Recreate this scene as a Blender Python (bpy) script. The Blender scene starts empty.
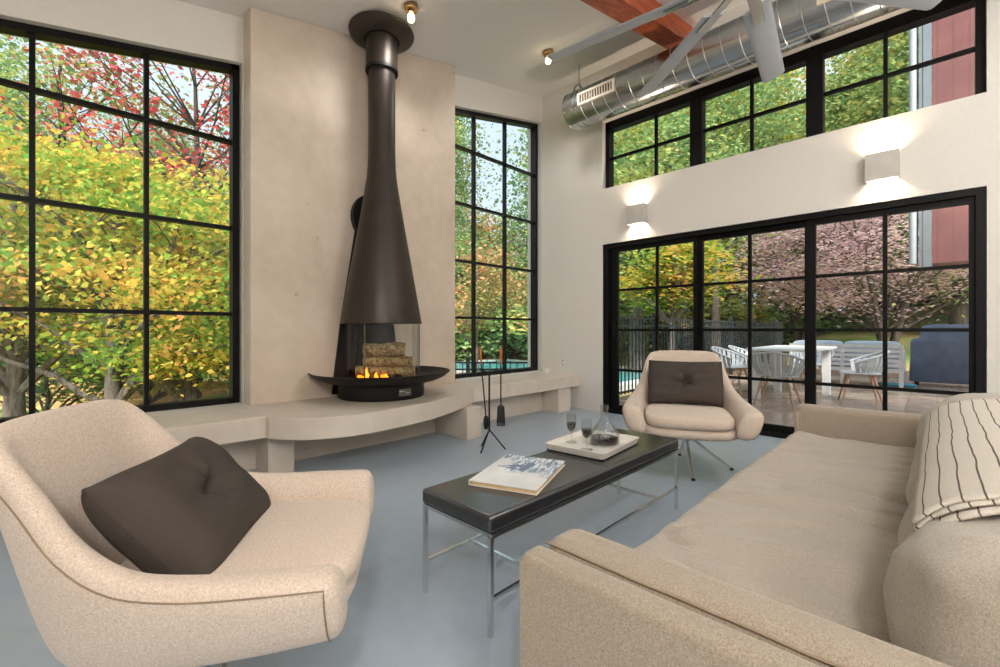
import bpy, bmesh, math, random
import numpy as np
from mathutils import Vector, Matrix, noise

PI = math.pi
scene = bpy.context.scene
COL = scene.collection
random.seed(7)

# ------------------------------------------------------------------ helpers
def lin(r, g=None, b=None):
    if g is None: r, g, b = r
    def f(c):
        c /= 255.0
        return c / 12.92 if c <= .04045 else ((c + .055) / 1.055) ** 2.4
    return (f(r), f(g), f(b), 1.0)

MATS = {}
class NT:
    """tiny node-tree writer"""
    def __init__(s, name):
        s.m = bpy.data.materials.new(name); s.m.use_nodes = True
        s.t = s.m.node_tree; s.t.nodes.clear()
        s.out = s.n('ShaderNodeOutputMaterial')
        MATS[name] = s.m
    def n(s, typ, **kw):
        nd = s.t.nodes.new(typ)
        for k, v in kw.items():
            if k.startswith('_'): setattr(nd, k[1:], v)
        return nd
    def l(s, a, b): s.t.links.new(a, b)
    def coord(s, which='Object', scale=(1, 1, 1)):
        c = s.n('ShaderNodeTexCoord'); mp = s.n('ShaderNodeMapping')
        mp.inputs['Scale'].default_value = scale
        s.l(c.outputs[which], mp.inputs['Vector']); return mp.outputs['Vector']
    def noise(s, vec, scale, detail=4, rough=.55, dist=0):
        nd = s.n('ShaderNodeTexNoise'); s.l(vec, nd.inputs['Vector'])
        nd.inputs['Scale'].default_value = scale; nd.inputs['Detail'].default_value = detail
        nd.inputs['Roughness'].default_value = rough; nd.inputs['Distortion'].default_value = dist
        return nd.outputs['Fac']
    def ramp(s, fac, stops):
        nd = s.n('ShaderNodeValToRGB'); e = nd.color_ramp.elements
        while len(e) < len(stops): e.new(.5)
        for k, (p, c) in enumerate(stops):
            e[k].position = p
            e[k].color = c if len(c) == 4 else (*c, 1)
        s.l(fac, nd.inputs['Fac']); return nd.outputs['Color']
    def mix(s, fac, a, b, mode='MIX'):
        nd = s.n('ShaderNodeMix'); nd.data_type = 'RGBA'; nd.blend_type = mode
        for sock, val in ((nd.inputs['Factor'], fac), (nd.inputs['A'], a), (nd.inputs['B'], b)):
            pass
        ins = [i for i in nd.inputs if i.enabled]
        for sock, val in zip((ins[0], ins[1], ins[2]), (fac, a, b)):
            if hasattr(val, 'links'): s.l(val, sock)
            else: sock.default_value = val
        return [o for o in nd.outputs if o.enabled][0]
    def math(s, op, a, b=0.0):
        nd = s.n('ShaderNodeMath'); nd.operation = op
        for sock, val in zip(nd.inputs, (a, b)):
            if hasattr(val, 'links'): s.l(val, sock)
            else: sock.default_value = val
        return nd.outputs[0]
    def bump(s, h, strength=.2, dist=.01):
        nd = s.n('ShaderNodeBump'); s.l(h, nd.inputs['Height'])
        nd.inputs['Strength'].default_value = strength; nd.inputs['Distance'].default_value = dist
        return nd.outputs['Normal']
    def pbr(s, col, rough=.6, metal=0, normal=None, spec=.5, **kw):
        p = s.n('ShaderNodeBsdfPrincipled')
        for key, val in (('Base Color', col), ('Roughness', rough), ('Metallic', metal), ('Specular IOR Level', spec)):
            if hasattr(val, 'links'): s.l(val, p.inputs[key])
            else: p.inputs[key].default_value = val
        if normal is not None: s.l(normal, p.inputs['Normal'])
        for k, v in kw.items(): p.inputs[k.replace('_', ' ')].default_value = v
        s.l(p.outputs[0], s.out.inputs[0]); return p

def simple(name, rgb, rough=.6, metal=0, bumps=None, spec=.5, vary=.06):
    """plain material with a little procedural variation"""
    t = NT(name); v = t.coord()
    c = lin(rgb); d = tuple(x * (1 - vary) for x in c[:3]) + (1,); e = tuple(min(1, x * (1 + vary)) for x in c[:3]) + (1,)
    n1 = t.noise(v, bumps[0] if bumps else 9, 3)
    col = t.ramp(n1, [(.35, d), (.65, e)])
    nm = t.bump(t.noise(v, bumps[0], 4), bumps[1], bumps[2]) if bumps else None
    t.pbr(col, rough, metal, nm, spec)
    return t.m

def fabric(name, dark, mid, light, scale=420, bump=.35, rough=.95, wr=None):
    t = NT(name); v = t.coord()
    n1 = t.noise(v, scale, 2, .7); n2 = t.noise(v, scale * .4, 3, .6)
    f = t.math('ADD', t.math('MULTIPLY', n1, .62), t.math('MULTIPLY', n2, .38))
    col = t.ramp(f, [(.38, lin(dark)), (.5, lin(mid)), (.62, lin(light))])
    nm = t.bump(f, bump, .004)
    p = t.pbr(col, rough, 0, nm, .2)
    p.inputs['Sheen Weight'].default_value = .25
    return t.m

def emit(name, rgb, strength):
    t = NT(name); e = t.n('ShaderNodeEmission'); e.inputs[0].default_value = lin(rgb); e.inputs[1].default_value = strength
    t.l(e.outputs[0], t.out.inputs[0]); return t.m

def thin_glass(name, tint=(1, 1, 1, 1), ior=1.45, refl=1.0):
    t = NT(name)
    tr = t.n('ShaderNodeBsdfTransparent'); tr.inputs[0].default_value = tint
    gl = t.n('ShaderNodeBsdfGlossy'); gl.inputs['Roughness'].default_value = 0.0
    fr = t.n('ShaderNodeFresnel'); fr.inputs[0].default_value = ior
    mx = t.n('ShaderNodeMixShader')
    ge = t.n('ShaderNodeNewGeometry')   # one reflection per pane: only its outward side mirrors
    t.l(t.math('MULTIPLY', t.math('MULTIPLY', fr.outputs[0], refl), t.math('SUBTRACT', 1.0, ge.outputs['Backfacing'])), mx.inputs[0]); t.l(tr.outputs[0], mx.inputs[1]); t.l(gl.outputs[0], mx.inputs[2])
    t.l(mx.outputs[0], t.out.inputs[0]); return t.m

class MB:
    def __init__(s): s.v = []; s.f = []; s.uv = None
    def add(s, vs, fs):
        o = len(s.v); s.v += [tuple(p) for p in vs]; s.f += [tuple(i + o for i in f) for f in fs]; return o
    def box(s, x0, y0, z0, x1, y1, z1):
        x0, x1 = sorted((x0, x1)); y0, y1 = sorted((y0, y1)); z0, z1 = sorted((z0, z1))
        s.add([(x0,y0,z0),(x1,y0,z0),(x1,y1,z0),(x0,y1,z0),(x0,y0,z1),(x1,y0,z1),(x1,y1,z1),(x0,y1,z1)],
              [(0,3,2,1),(4,5,6,7),(0,1,5,4),(1,2,6,5),(2,3,7,6),(3,0,4,7)]); return s
    def prism(s, poly, a0, a1, axis='z'):
        """poly: 2D points (counter-clockwise), extruded along axis"""
        n = len(poly)
        def P(p, a):
            return {'z': (p[0], p[1], a), 'y': (p[0], a, p[1]), 'x': (a, p[0], p[1])}[axis]
        vs = [P(p, a0) for p in poly] + [P(p, a1) for p in poly]
        fs = [tuple(range(n))[::-1], tuple(range(n, 2*n))] + [(i, (i+1) % n, n + (i+1) % n, n + i) for i in range(n)]
        if axis == 'y': fs = [f[::-1] for f in fs]
        s.add(vs, fs); return s
    def loft(s, rings, close=True, cap=True, loop=False):
        n = len(rings[0]); o = len(s.v)
        for r in rings: s.v += [tuple(p) for p in r]
        m = len(rings)
        for i in range(m if loop else m - 1):
            j = (i + 1) % m
            for k in range(n if close else n - 1):
                l = (k + 1) % n
                s.f.append((o+i*n+k, o+i*n+l, o+j*n+l, o+j*n+k))
        if cap and close and not loop:
            s.f.append(tuple(o + k for k in range(n))[::-1]); s.f.append(tuple(o + (m-1)*n + k for k in range(n)))
        return s
    def tube(s, pts, r, seg=10, cap=True):
        pts = [Vector(p) for p in pts]; m = len(pts)
        rs = r if isinstance(r, (list, tuple)) else [r] * m
        rings = []; up = None
        for i, p in enumerate(pts):
            d = (pts[min(i+1, m-1)] - pts[max(i-1, 0)]).normalized()
            if up is None:
                up = Vector((0, 0, 1)) if abs(d.z) < .9 else Vector((1, 0, 0))
            a = d.cross(up).normalized(); b = a.cross(d).normalized(); up = b
            rings.append([p + a * (rs[i]*math.cos(2*PI*k/seg)) + b * (rs[i]*math.sin(2*PI*k/seg)) for k in range(seg)])
        s.loft(rings, True, cap); return s
    def lathe(s, prof, seg=32, c=(0, 0, 0), cap=True):
        rings = [[(c[0] + r*math.cos(2*PI*k/seg), c[1] + r*math.sin(2*PI*k/seg), c[2] + z) for k in range(seg)] for r, z in prof]
        s.loft(rings, True, cap); return s
    def grid(s, nu, nv, fn):
        o = len(s.v)
        for i in range(nu + 1):
            for j in range(nv + 1): s.v.append(tuple(fn(i / nu, j / nv)))
        for i in range(nu):
            for j in range(nv):
                a = o + i*(nv+1) + j; s.f.append((a, a + nv + 1, a + nv + 2, a + 1))
        return s
    def sup(s, c, h, e=4.0, nu=28, nv=14, bulge=None):
        """superellipsoid (soft box) with half sizes h"""
        def sg(a, p): return math.copysign(abs(a) ** p, a)
        rings = []
        for i in range(1, nv):
            ph = -PI/2 + PI * i / nv
            ring = []
            for k in range(nu):
                th = 2*PI*k/nu
                x = sg(math.cos(ph), 2/e) * sg(math.cos(th), 2/e); y = sg(math.cos(ph), 2/e) * sg(math.sin(th), 2/e); z = sg(math.sin(ph), 2/e)
                ring.append((c[0]+h[0]*x, c[1]+h[1]*y, c[2]+h[2]*z))
            rings.append(ring)
        s.loft(rings, True, True); return s
    def build(s, name, mat, parent=None, world=True, smooth=None, bevel=0, seg=2, sub=0, clean=False):
        me = bpy.data.meshes.new(name)
        vs = s.v
        if parent is not None and world and parent.name in XF:
            inv = XF[parent.name].inverted(); vs = [tuple(inv @ Vector(p)) for p in vs]
        me.from_pydata(vs, [], s.f); me.validate()
        if clean:
            bm = bmesh.new(); bm.from_mesh(me); bmesh.ops.remove_doubles(bm, verts=bm.verts, dist=1e-5)
            bmesh.ops.recalc_face_normals(bm, faces=bm.faces); bm.to_mesh(me); bm.free()
        if smooth is not None:
            me.polygons.foreach_set('use_smooth', [True] * len(me.polygons))
            if smooth < 179: me.set_sharp_from_angle(angle=math.radians(smooth))
        me.materials.append(mat if not isinstance(mat, str) else MATS[mat])
        o = bpy.data.objects.new(name, me); COL.objects.link(o)
        if parent is not None: o.parent = parent
        if parent is not None and parent.name in XF: XF[o.name] = XF[parent.name]
        if bevel:
            b = o.modifiers.new('bevel', 'BEVEL'); b.width = bevel; b.segments = seg; b.limit_method = 'ANGLE'; b.angle_limit = math.radians(40)
        if sub:
            m = o.modifiers.new('sub', 'SUBSURF'); m.levels = sub; m.render_levels = sub
        return o

XF = {}
def tag(o, label, cat, group=None):
    o['label'] = label; o['category'] = cat
    if group: o['group'] = group
    return o
def thing(name, label, cat, loc=(0, 0, 0), rz=0.0, group=None, scale=1.0):
    o = bpy.data.objects.new(name, None); COL.objects.link(o)
    o.location = loc; o.rotation_euler = (0, 0, rz); o.empty_display_size = .1
    if scale != 1.0: o.scale = (scale,) * 3
    XF[o.name] = Matrix.Translation(loc) @ Matrix.Rotation(rz, 4, 'Z') @ Matrix.Scale(scale, 4)
    return tag(o, label, cat, group)
def structure(o): o['kind'] = 'structure'; return o
def copy_tree(o, parent=None):
    c = o.copy(); COL.objects.link(c)
    if parent is not None: c.parent = parent
    for ch in list(o.children): copy_tree(ch, c)
    return c
def place(root, loc, rz=0.0, scale=None, label=None):
    root.location = loc; root.rotation_euler = (0, 0, rz)
    if scale: root.scale = (scale,) * 3 if not isinstance(scale, tuple) else scale
    if label: root['label'] = label
    return root
def smoothstep(a, b, x):
    t = min(1, max(0, (x - a) / (b - a))); return t * t * (3 - 2 * t)
def cat(pts, t):
    """Catmull-Rom through a list of tuples, t in 0..len-1"""
    n = len(pts); i = min(n - 2, max(0, int(t))); f = t - i
    p = [pts[min(n-1, max(0, i+k))] for k in (-1, 0, 1, 2)]
    return tuple(.5 * (2*b + (c-a)*f + (2*a-5*b+4*c-d)*f*f + (3*b-a-3*c+d)*f**3) for a, b, c, d in zip(*p))

# ------------------------------------------------------------------ key dimensions
XB, YA = 4.742, 3.85              # inner faces of the door wall and of the fireplace wall
XL, YR = -1.15, -3.6
SL = .205
def ceil(x): return 4.18 - SL * (XB - x)
def wtop(x): return 3.075 + SL * (x - 1.06)

# ------------------------------------------------------------------ materials
def mk_materials():
    simple('wall_paint', (224, 218, 210), .85, 0, (35, .05, .002), .3, .015)
    simple('ceiling_paint', (238, 236, 232), .9, 0, (35, .04, .002), .3, .012)
    # raw troweled concrete
    for nm, a, b, c in (('concrete_panel', (190, 172, 153), (206, 189, 171), (218, 203, 187)), ('concrete_bench', (196, 182, 166), (211, 198, 183), (222, 211, 198))):
        t = NT(nm); v = t.coord(); 
        big = t.noise(v, 1.1, 6, .6, .6); fine = t.noise(v, 9, 5, .6)
        f = t.math('ADD', t.math('MULTIPLY', big, .7), t.math('MULTIPLY', fine, .3))
        col = t.ramp(f, [(.30, lin(a)), (.5, lin(b)), (.70, lin(c))])
        vo = t.n('ShaderNodeTexVoronoi'); vo.inputs['Scale'].default_value = 4.2; vo.inputs['Randomness'].default_value = 1
        t.l(t.coord(scale=(1, 1, 1.2)), vo.inputs['Vector'])
        gate = t.noise(v, 3.0, 1)
        r = t.math('MULTIPLY', t.math('LESS_THAN', t.math('ADD', vo.outputs['Distance'], t.math('MULTIPLY', t.noise(v, 25, 3), .12)), .13), t.math('GREATER_THAN', gate, .47))
        col = t.mix(t.math('MULTIPLY', r, .4), col, lin(118, 102, 88))
        t.pbr(col, .5, 0, t.bump(f, .15, .01), .4)
    t = NT('polished_floor'); v = t.coord()
    f = t.math('ADD', t.math('MULTIPLY', t.noise(v, .9, 6, .6, .5), .7), t.math('MULTIPLY', t.noise(v, 14, 4), .3))
    col = t.ramp(f, [(.36, lin(160, 173, 186)), (.5, lin(168, 181, 194)), (.64, lin(176, 188, 200))])
    t.pbr(col, t.ramp(f, [(.3, (.30,)*3), (.7, (.36,)*3)]), 0, t.bump(f, .03, .01), .55)
    simple('black_frame', (10, 9, 9), .5, 0, None, .18, .15)
    simple('bronze_frame', (14, 14, 14), .4, 0, None, .3, .1)
    thin_glass('window_glass', (.97, .985, .98, 1), 1.5, .75)
    thin_glass('clear_glass', (.93, .95, .95, 1), 1.5, 1.2)
    t = NT('drink_glass'); tr = t.n('ShaderNodeBsdfTransparent'); tr.inputs[0].default_value = (.95, .965, .965, 1)
    gl = t.n('ShaderNodeBsdfGlossy'); gl.inputs['Roughness'].default_value = .03; lw = t.n('ShaderNodeLayerWeight'); lw.inputs[0].default_value = .5
    mx = t.n('ShaderNodeMixShader'); t.l(t.math('ADD', .07, t.math('MULTIPLY', t.math('POWER', lw.outputs['Facing'], 2.2), .6)), mx.inputs[0])
    t.l(tr.outputs[0], mx.inputs[1]); t.l(gl.outputs[0], mx.inputs[2]); t.l(mx.outputs[0], t.out.inputs[0])
    fabric('boucle', (186, 165, 147), (207, 188, 172), (224, 209, 195), 420, .35)
    fabric('sofa_linen', (130, 116, 101), (154, 140, 124), (177, 163, 148), 620, .3)
    fabric('cushion_linen', (148, 137, 124), (167, 156, 143), (184, 174, 162), 620, .3)
    fabric('back_linen', (150, 140, 126), (170, 160, 147), (188, 180, 168), 620, .3)
    simple('charcoal_cotton', (66, 59, 54), .8, 0, (260, .25, .002), .25, .12)
    simple('fabric_tag', (22, 20, 19), .7)
    simple('piping', (140, 120, 100), .9)
    simple('black_leather', (28, 29, 33), .30, 0, (160, .06, .002), .9, .2)
    MATS['black_leather'].node_tree.nodes['Principled BSDF'].inputs['Coat Weight'].default_value = .6
    MATS['black_leather'].node_tree.nodes['Principled BSDF'].inputs['Coat Roughness'].default_value = .22
    simple('chrome', (226, 227, 228), .16, 1.0, None, .5, .02)
    simple('flue_metal', (58, 50, 44), .42, .45, None, .5, .08)
    simple('stove_black', (19, 17, 16), .5, .1, None, .35, .1)
    simple('iron_black', (20, 19, 18), .45, .4)
    simple('steel_plate', (120, 116, 110), .35, .8)
    simple('galvanised', (186, 189, 190), .22, 1.0, (7, .02, .01), .5, .06)
    simple('seam_metal', (205, 206, 206), .3, 1.0)
    simple('grille_cream', (214, 200, 180), .5)
    simple('grille_dark', (70, 58, 46), .6)
    simple('fan_silver', (182, 185, 190), .45, .2, None, .5, .03)
    simple('brass', (168, 140, 100), .3, .9)
    simple('plate_white', (225, 222, 216), .5)
    simple('white_ceramic', (222, 217, 208), .35)
    simple('candle_wax', (232, 228, 220), .5)
    simple('felt_black', (18, 18, 18), .9)
    simple('wine', (30, 6, 14), .08, 0, None, .6)
    simple('paper_edge', (206, 178, 138), .8)
    simple('cover_edge', (228, 222, 212), .6)
    # reddish brown laminated beam
    t = NT('beam_wood'); v = t.coord(scale=(1, 14, 14))
    n1 = t.noise(v, 1.5, 6, .6, .8)
    t.pbr(t.ramp(n1, [(.3, lin(128, 52, 24)), (.5, lin(176, 82, 42)), (.7, lin(200, 108, 62))]), .45, 0, t.bump(n1, .1, .01))
    t = NT('handle_wood'); v = t.coord(scale=(20, 20, 3)); n1 = t.noise(v, 3, 4)
    t.pbr(t.ramp(n1, [(.35, lin(150, 80, 30)), (.65, lin(190, 112, 50))]), .4)
    t = NT('leg_oak'); v = t.coord(scale=(30, 30, 4)); n1 = t.noise(v, 3, 4)
    t.pbr(t.ramp(n1, [(.35, lin(168, 128, 104)), (.65, lin(196, 160, 136))]), .5)
    t = NT('birch_bark'); v = t.coord(scale=(1, 1, 1)); n1 = t.noise(v, 28, 5, .7); n2 = t.noise(t.coord(scale=(3, 30, 30)), 5, 3)
    t.pbr(t.ramp(t.math('ADD', t.math('MULTIPLY', n1, .6), t.math('MULTIPLY', n2, .4)), [(.40, lin(64, 46, 26)), (.48, lin(150, 122, 76)), (.56, lin(192, 166, 118)), (.66, lin(214, 196, 160))]), .85, 0, t.bump(n1, .6, .01))
    t = NT('log_end'); v = t.coord(); n1 = t.noise(v, 40, 3)
    t.pbr(t.ramp(n1, [(.35, lin(196, 152, 110)), (.65, lin(224, 190, 150))]), .8)
    emit('ember_glow', (255, 118, 20), 3.2); emit('flame_glow', (255, 150, 40), 2.6)
    emit('globe_glow', (255, 238, 215), 3.0); emit('bulb_glow', (255, 224, 176), 7.0); emit('sconce_glow', (255, 214, 150), 5.0)
    # striped throw: stripes follow the fold coordinate stored in the uv
    t = NT('striped_wool'); uv = t.n('ShaderNodeUVMap'); sp = t.n('ShaderNodeSeparateXYZ'); t.l(uv.outputs[0], sp.inputs[0])
    wob = t.noise(t.coord(), 5, 1)
    q = t.math('ADD', sp.outputs['Y'], t.math('MULTIPLY', t.math('SUBTRACT', wob, .5), .014))
    fr = t.math('FRACT', t.math('MULTIPLY', q, 1 / .037))
    line = t.math('LESS_THAN', t.math('ABSOLUTE', t.math('SUBTRACT', fr, .5)), .05)
    sp_n = t.noise(t.coord(), 380, 2, .7)
    base = t.ramp(sp_n, [(.35, lin(198, 188, 175)), (.65, lin(224, 216, 205))])
    t.pbr(t.mix(line, base, lin(98, 90, 82)), .95, 0, t.bump(sp_n, .4, .004), .2)
    # abstract blue-white photograph on the book cover
    t = NT('book_cover'); v = t.coord('Generated'); sp = t.n('ShaderNodeSeparateXYZ'); t.l(v, sp.inputs[0])
    n1 = t.noise(t.coord('Generated', (2.2, 5, 1)), 2.3, 5, .6, 1.6); n2 = t.noise(t.coord('Generated', (1.2, 1.2, 1)), 1.6, 2)
    sea = t.ramp(n1, [(.42, lin(104, 124, 150)), (.5, lin(160, 176, 196)), (.57, lin(236, 238, 240))])
    sky = t.ramp(n2, [(.3, lin(214, 214, 214)), (.7, lin(240, 238, 236))])
    msk = t.ramp(t.math('ADD', t.math('ADD', sp.outputs['X'], t.math('MULTIPLY', sp.outputs['Y'], -.35)), t.math('MULTIPLY', t.math('SUBTRACT', n2, .5), .9)), [(.26, (0, 0, 0)), (.42, (1, 1, 1))])
    t.pbr(t.mix(msk, sky, sea), .35)
    # exterior
    t = NT('deck_board'); v = t.coord(); br = t.n('ShaderNodeTexBrick'); t.l(t.coord(scale=(1, 1, 1)), br.inputs['Vector'])
    br.inputs['Scale'].default_value = 1.0; br.inputs['Brick Width'].default_value = 1.2; br.inputs['Row Height'].default_value = .3; br.inputs['Mortar Size'].default_value = .006
    br.inputs['Color1'].default_value = lin(186, 164, 146); br.inputs['Color2'].default_value = lin(172, 150, 134); br.inputs['Mortar'].default_value = lin(128, 110, 98)
    n1 = t.noise(v, 3, 5)
    t.pbr(t.mix(.35, br.outputs['Color'], t.ramp(n1, [(.3, lin(160, 138, 122)), (.7, lin(200, 180, 164))])), t.ramp(t.noise(v, 1.2, 3), [(.4, (.12,)*3), (.6, (.35,)*3)]), 0, None, .6)
    t = NT('lawn_leaf_litter'); v = t.coord()
    g = t.ramp(t.noise(v, 40, 4, .7), [(.35, lin(92, 118, 62)), (.65, lin(140, 162, 92))])
    lf = t.ramp(t.noise(v, 60, 3, .7), [(.35, lin(140, 116, 76)), (.6, lin(190, 162, 108)), (.7, lin(208, 188, 136))])
    t.pbr(t.mix(t.ramp(t.noise(v, .35, 4, .6), [(.42, (0, 0, 0)), (.58, (1, 1, 1))]), g, lf), .95, 0, t.bump(t.noise(v, 50, 3), .5, .03), .1)
    t = NT('bark'); v = t.coord(scale=(1, 1, .25)); n1 = t.noise(v, 14, 5, .7)
    t.pbr(t.ramp(n1, [(.35, lin(70, 62, 56)), (.65, lin(134, 124, 114))]), .9, 0, t.bump(n1, .8, .03), .2)
    t = NT('dark_bark'); v = t.coord(scale=(1, 1, .25)); n1 = t.noise(v, 14, 5, .7)
    t.pbr(t.ramp(n1, [(.35, lin(52, 46, 42)), (.65, lin(96, 86, 76))]), .9, 0, None, .2)
    def leaf(nm, stops, clump=.8):
        t = NT(nm); g = t.n('ShaderNodeNewGeometry'); v = t.coord()
        f = t.math('ADD', t.math('MULTIPLY', g.outputs['Random Per Island'], .45), t.math('MULTIPLY', t.ramp(t.noise(v, clump, 2), [(.3, (0, 0, 0)), (.7, (1, 1, 1))]), .55))
        c = t.ramp(f, [(p, lin(*k)) for p, k in stops])
        d = t.n('ShaderNodeBsdfDiffuse'); t.l(c, d.inputs[0])
        tl = t.n('ShaderNodeBsdfTranslucent'); t.l(c, tl.inputs[0])
        m = t.n('ShaderNodeMixShader'); m.inputs[0].default_value = .5
        t.l(d.outputs[0], m.inputs[1]); t.l(tl.outputs[0], m.inputs[2]); t.l(m.outputs[0], t.out.inputs[0])
    leaf('leaf_maple', [(.10, (104, 154, 70)), (.38, (150, 184, 78)), (.56, (218, 198, 88)), (.76, (236, 188, 96)), (.95, (230, 154, 104))], .7)
    leaf('leaf_green', [(.1, (98, 134, 98)), (.45, (138, 170, 116)), (.75, (178, 196, 128)), (.9, (224, 206, 120))], .35)
    leaf('leaf_lime', [(.1, (106, 146, 98)), (.4, (144, 174, 112)), (.7, (200, 200, 120)), (.9, (228, 184, 112))], .35)
    leaf('leaf_red', [(.1, (150, 60, 66)), (.45, (214, 96, 100)), (.75, (236, 140, 116)), (.95, (222, 180, 110))], .5)
    leaf('leaf_purple', [(.08, (164, 128, 136)), (.4, (214, 182, 188)), (.7, (236, 216, 216)), (.85, (206, 200, 140)), (.97, (160, 184, 96))], .8)
    leaf('leaf_pink', [(.1, (120, 140, 80)), (.4, (176, 170, 104)), (.7, (226, 166, 130)), (.95, (232, 140, 128))], .6)
    simple('fence_black', (38, 42, 48), .5); simple('fence_cedar', (196, 152, 100), .8, 0, (6, .1, .01), .3, .15)
    simple('outdoor_white', (226, 226, 226), .5); simple('shell_grey', (184, 187, 190), .5)
    simple('outdoor_cushion', (206, 218, 234), .85); simple('grill_cover', (98, 110, 132), .6, 0, (5, .5, .05), .4, .12)
    simple('mat_turquoise', (96, 196, 220), .6); simple('coping', (206, 206, 204), .6)
    t = NT('pool_water'); v = t.coord(); n1 = t.noise(v, 2, 3)
    t.pbr(t.ramp(n1, [(.3, lin(90, 176, 180)), (.7, lin(130, 204, 204))]), .08, 0, t.bump(n1, .15, .05))
    t = NT('red_siding'); v = t.coord(); w = t.n('ShaderNodeTexWave'); w.wave_type = 'BANDS'; w.bands_direction = 'Y'
    w.inputs['Scale'].default_value = 2.2; w.inputs['Distortion'].default_value = .2; t.l(v, w.inputs['Vector'])
    n1 = t.noise(v, 2, 4)
    t.pbr(t.mix(t.ramp(w.outputs['Fac'], [(.0, (.35,)*3), (.08, (0, 0, 0))]), t.ramp(n1, [(.3, lin(104, 58, 56)), (.7, lin(126, 74, 70))]), lin(70, 38, 36)), .7)
    simple('trim_grey', (112, 118, 124), .6)
    simple('gutter_white', (168, 172, 176), .5)
mk_materials()

# ------------------------------------------------------------------ room shell
def room():
    structure(MB().box(XL - .2, YR - .2, -.2, XB + .2, YA + .25, 0).build('floor', 'polished_floor'))
    x0, x1 = XL - .2, XB + .2
    structure(MB().prism([(x0, ceil(x0)), (x1, ceil(x1)), (x1, ceil(x1) + .2), (x0, ceil(x0) + .2)], YR - .2, YA + .25, 'y').build('ceiling', 'ceiling_paint', clean=True))
    # fireplace wall, with two raked window openings
    m = MB()
    def seg(xa, xb, za, zb):   # za, zb: numbers or functions of x
        f = lambda z, x: z(x) if callable(z) else z
        m.prism([(xa, f(za, xa)), (xb, f(za, xb)), (xb, f(zb, xb)), (xa, f(zb, xa))], YA, YA + .25, 'y')
    W1, W2 = (-.66, 1.066), (2.86, 4.728)
    seg(x0, W1[0], 0, ceil); seg(W1[1], W2[0], 0, ceil); seg(W2[1], x1, 0, ceil)
    for a, b, sill in ((*W1, .43), (*W2, .445)):
        seg(a, b, 0, sill); seg(a, b, wtop, ceil)
    structure(m.build('wall_back', 'wall_paint', clean=True))
    # door wall
    m = MB(); X2 = XB + .2
    D = (-.255, 2.912); 
    m.box(XB, YR - .2, 0, X2, D[0], ceil(XB)); m.box(XB, D[1], 0, X2, YA, ceil(XB))
    m.box(XB, D[0], 2.04, X2, D[1], 2.715); m.box(XB, D[0], 3.545, X2, D[1], ceil(XB))
    structure(m.build('wall_right', 'wall_paint', clean=True))
    structure(MB().box(XL - .2, YR - .2, 0, XL, YA, ceil(XL)).build('wall_left', 'wall_paint'))
    structure(MB().prism([(XL, 0), (XB, 0), (XB, ceil(XB)), (XL, ceil(XL))], YR - .2, YR, 'y').build('wall_front', 'wall_paint', clean=True))

    # --- windows of the fireplace wall
    def win(idx, a, b, sill, cols, rows, mat, yf):
        fw = .045; fr = MB(); y0, y1 = yf, yf + .09
        fr.box(a, y0, sill, a + fw, y1, wtop(a)); fr.box(b - fw, y0, sill, b, y1, wtop(b - fw))
        fr.box(a + fw, y0, sill, b - fw, y1, sill + fw)
        fr.prism([(a, wtop(a) - fw), (b, wtop(b) - fw), (b, wtop(b)), (a, wtop(a))], y0, y1, 'y')
        root = structure(fr.build('window_%d' % idx, mat, clean=True))
        mu = MB(); h = .014
        for x in cols: mu.prism([(x - h, sill + fw), (x + h, sill + fw), (x + h, wtop(x + h) - fw), (x - h, wtop(x - h) - fw)], y0 + .025, y1 - .015, 'y')
        for z in rows: mu.box(a + fw, y0 + .02, z - h, b - fw, y1 - .02, z + h)
        mu.build('muntins', mat, root, clean=True)
        g = MB(); yg = y0 + .05
        g.prism([(a + fw, sill + fw), (b - fw, sill + fw), (b - fw, wtop(b - fw) - fw), (a + fw, wtop(a + fw) - fw)], yg, yg + .004, 'y')
        g.build('glass_pane', 'window_glass', root, clean=True)
    win(1, W1[0] + .002, W1[1] - .012, .432, (-.612, -.064, .486), (2.467, 1.793, 1.124), 'black_frame', YA + .05)
    win(2, W2[0] + .002, W2[1] - .01, .447, (3.045, 3.578, 4.112), (3.118, 2.467, 1.803, 1.143), 'bronze_frame', YA + .06)

    # --- clerestory
    xf = XB + .07
    def winB(a, b, z0, z1, cols, rows, posts, name):
        fr = MB()
        fr.box(xf, a, z0, xf + .11, b, z0 + .012); fr.box(xf, a, z1 - .1, xf + .11, b, z1)
        fr.box(xf, a, z0, xf + .11, a + .05, z1); fr.box(xf, b - .05, z0, xf + .11, b, z1)
        for p0, p1 in posts: fr.box(xf - .01, p0, z0, xf + .1, p1, z1 - .02)
        root = structure(fr.build(name, 'black_frame', clean=True))
        mu = MB()
        for y in cols: mu.box(xf + .03, y - .014, z0, xf + .07, y + .014, z1 - .08)
        for z in rows: mu.box(xf + .032, a + .03, z - .014, xf + .068, b - .03, z + .014)
        mu.build('muntins', 'black_frame', root)
        MB().box(xf + .048, a + .03, z0 + .01, xf + .052, b - .03, z1 - .08).build('glass_pane', 'window_glass', root)
    winB(-.252, 2.909, 2.718, 3.542, (2.281, 1.3, .305), (3.10,), ((1.758, 1.882), (.722, .846)), 'window_3')

    # --- sliding door with three panels
    a, b, zt = -.251, 2.907, 2.037
    fr = MB(); x0, x1 = XB + .012, XB + .15
    fr.box(x0, a, .0, x1, a + .05, zt); fr.box(x0, b - .07, .0, x1, b, zt); fr.box(x0, a + .05, zt - .05, x1, b - .07, zt); fr.box(x0, a + .05, 0.0, x1, b - .07, .035)
    door = structure(fr.build('door_1', 'black_frame'))
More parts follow.
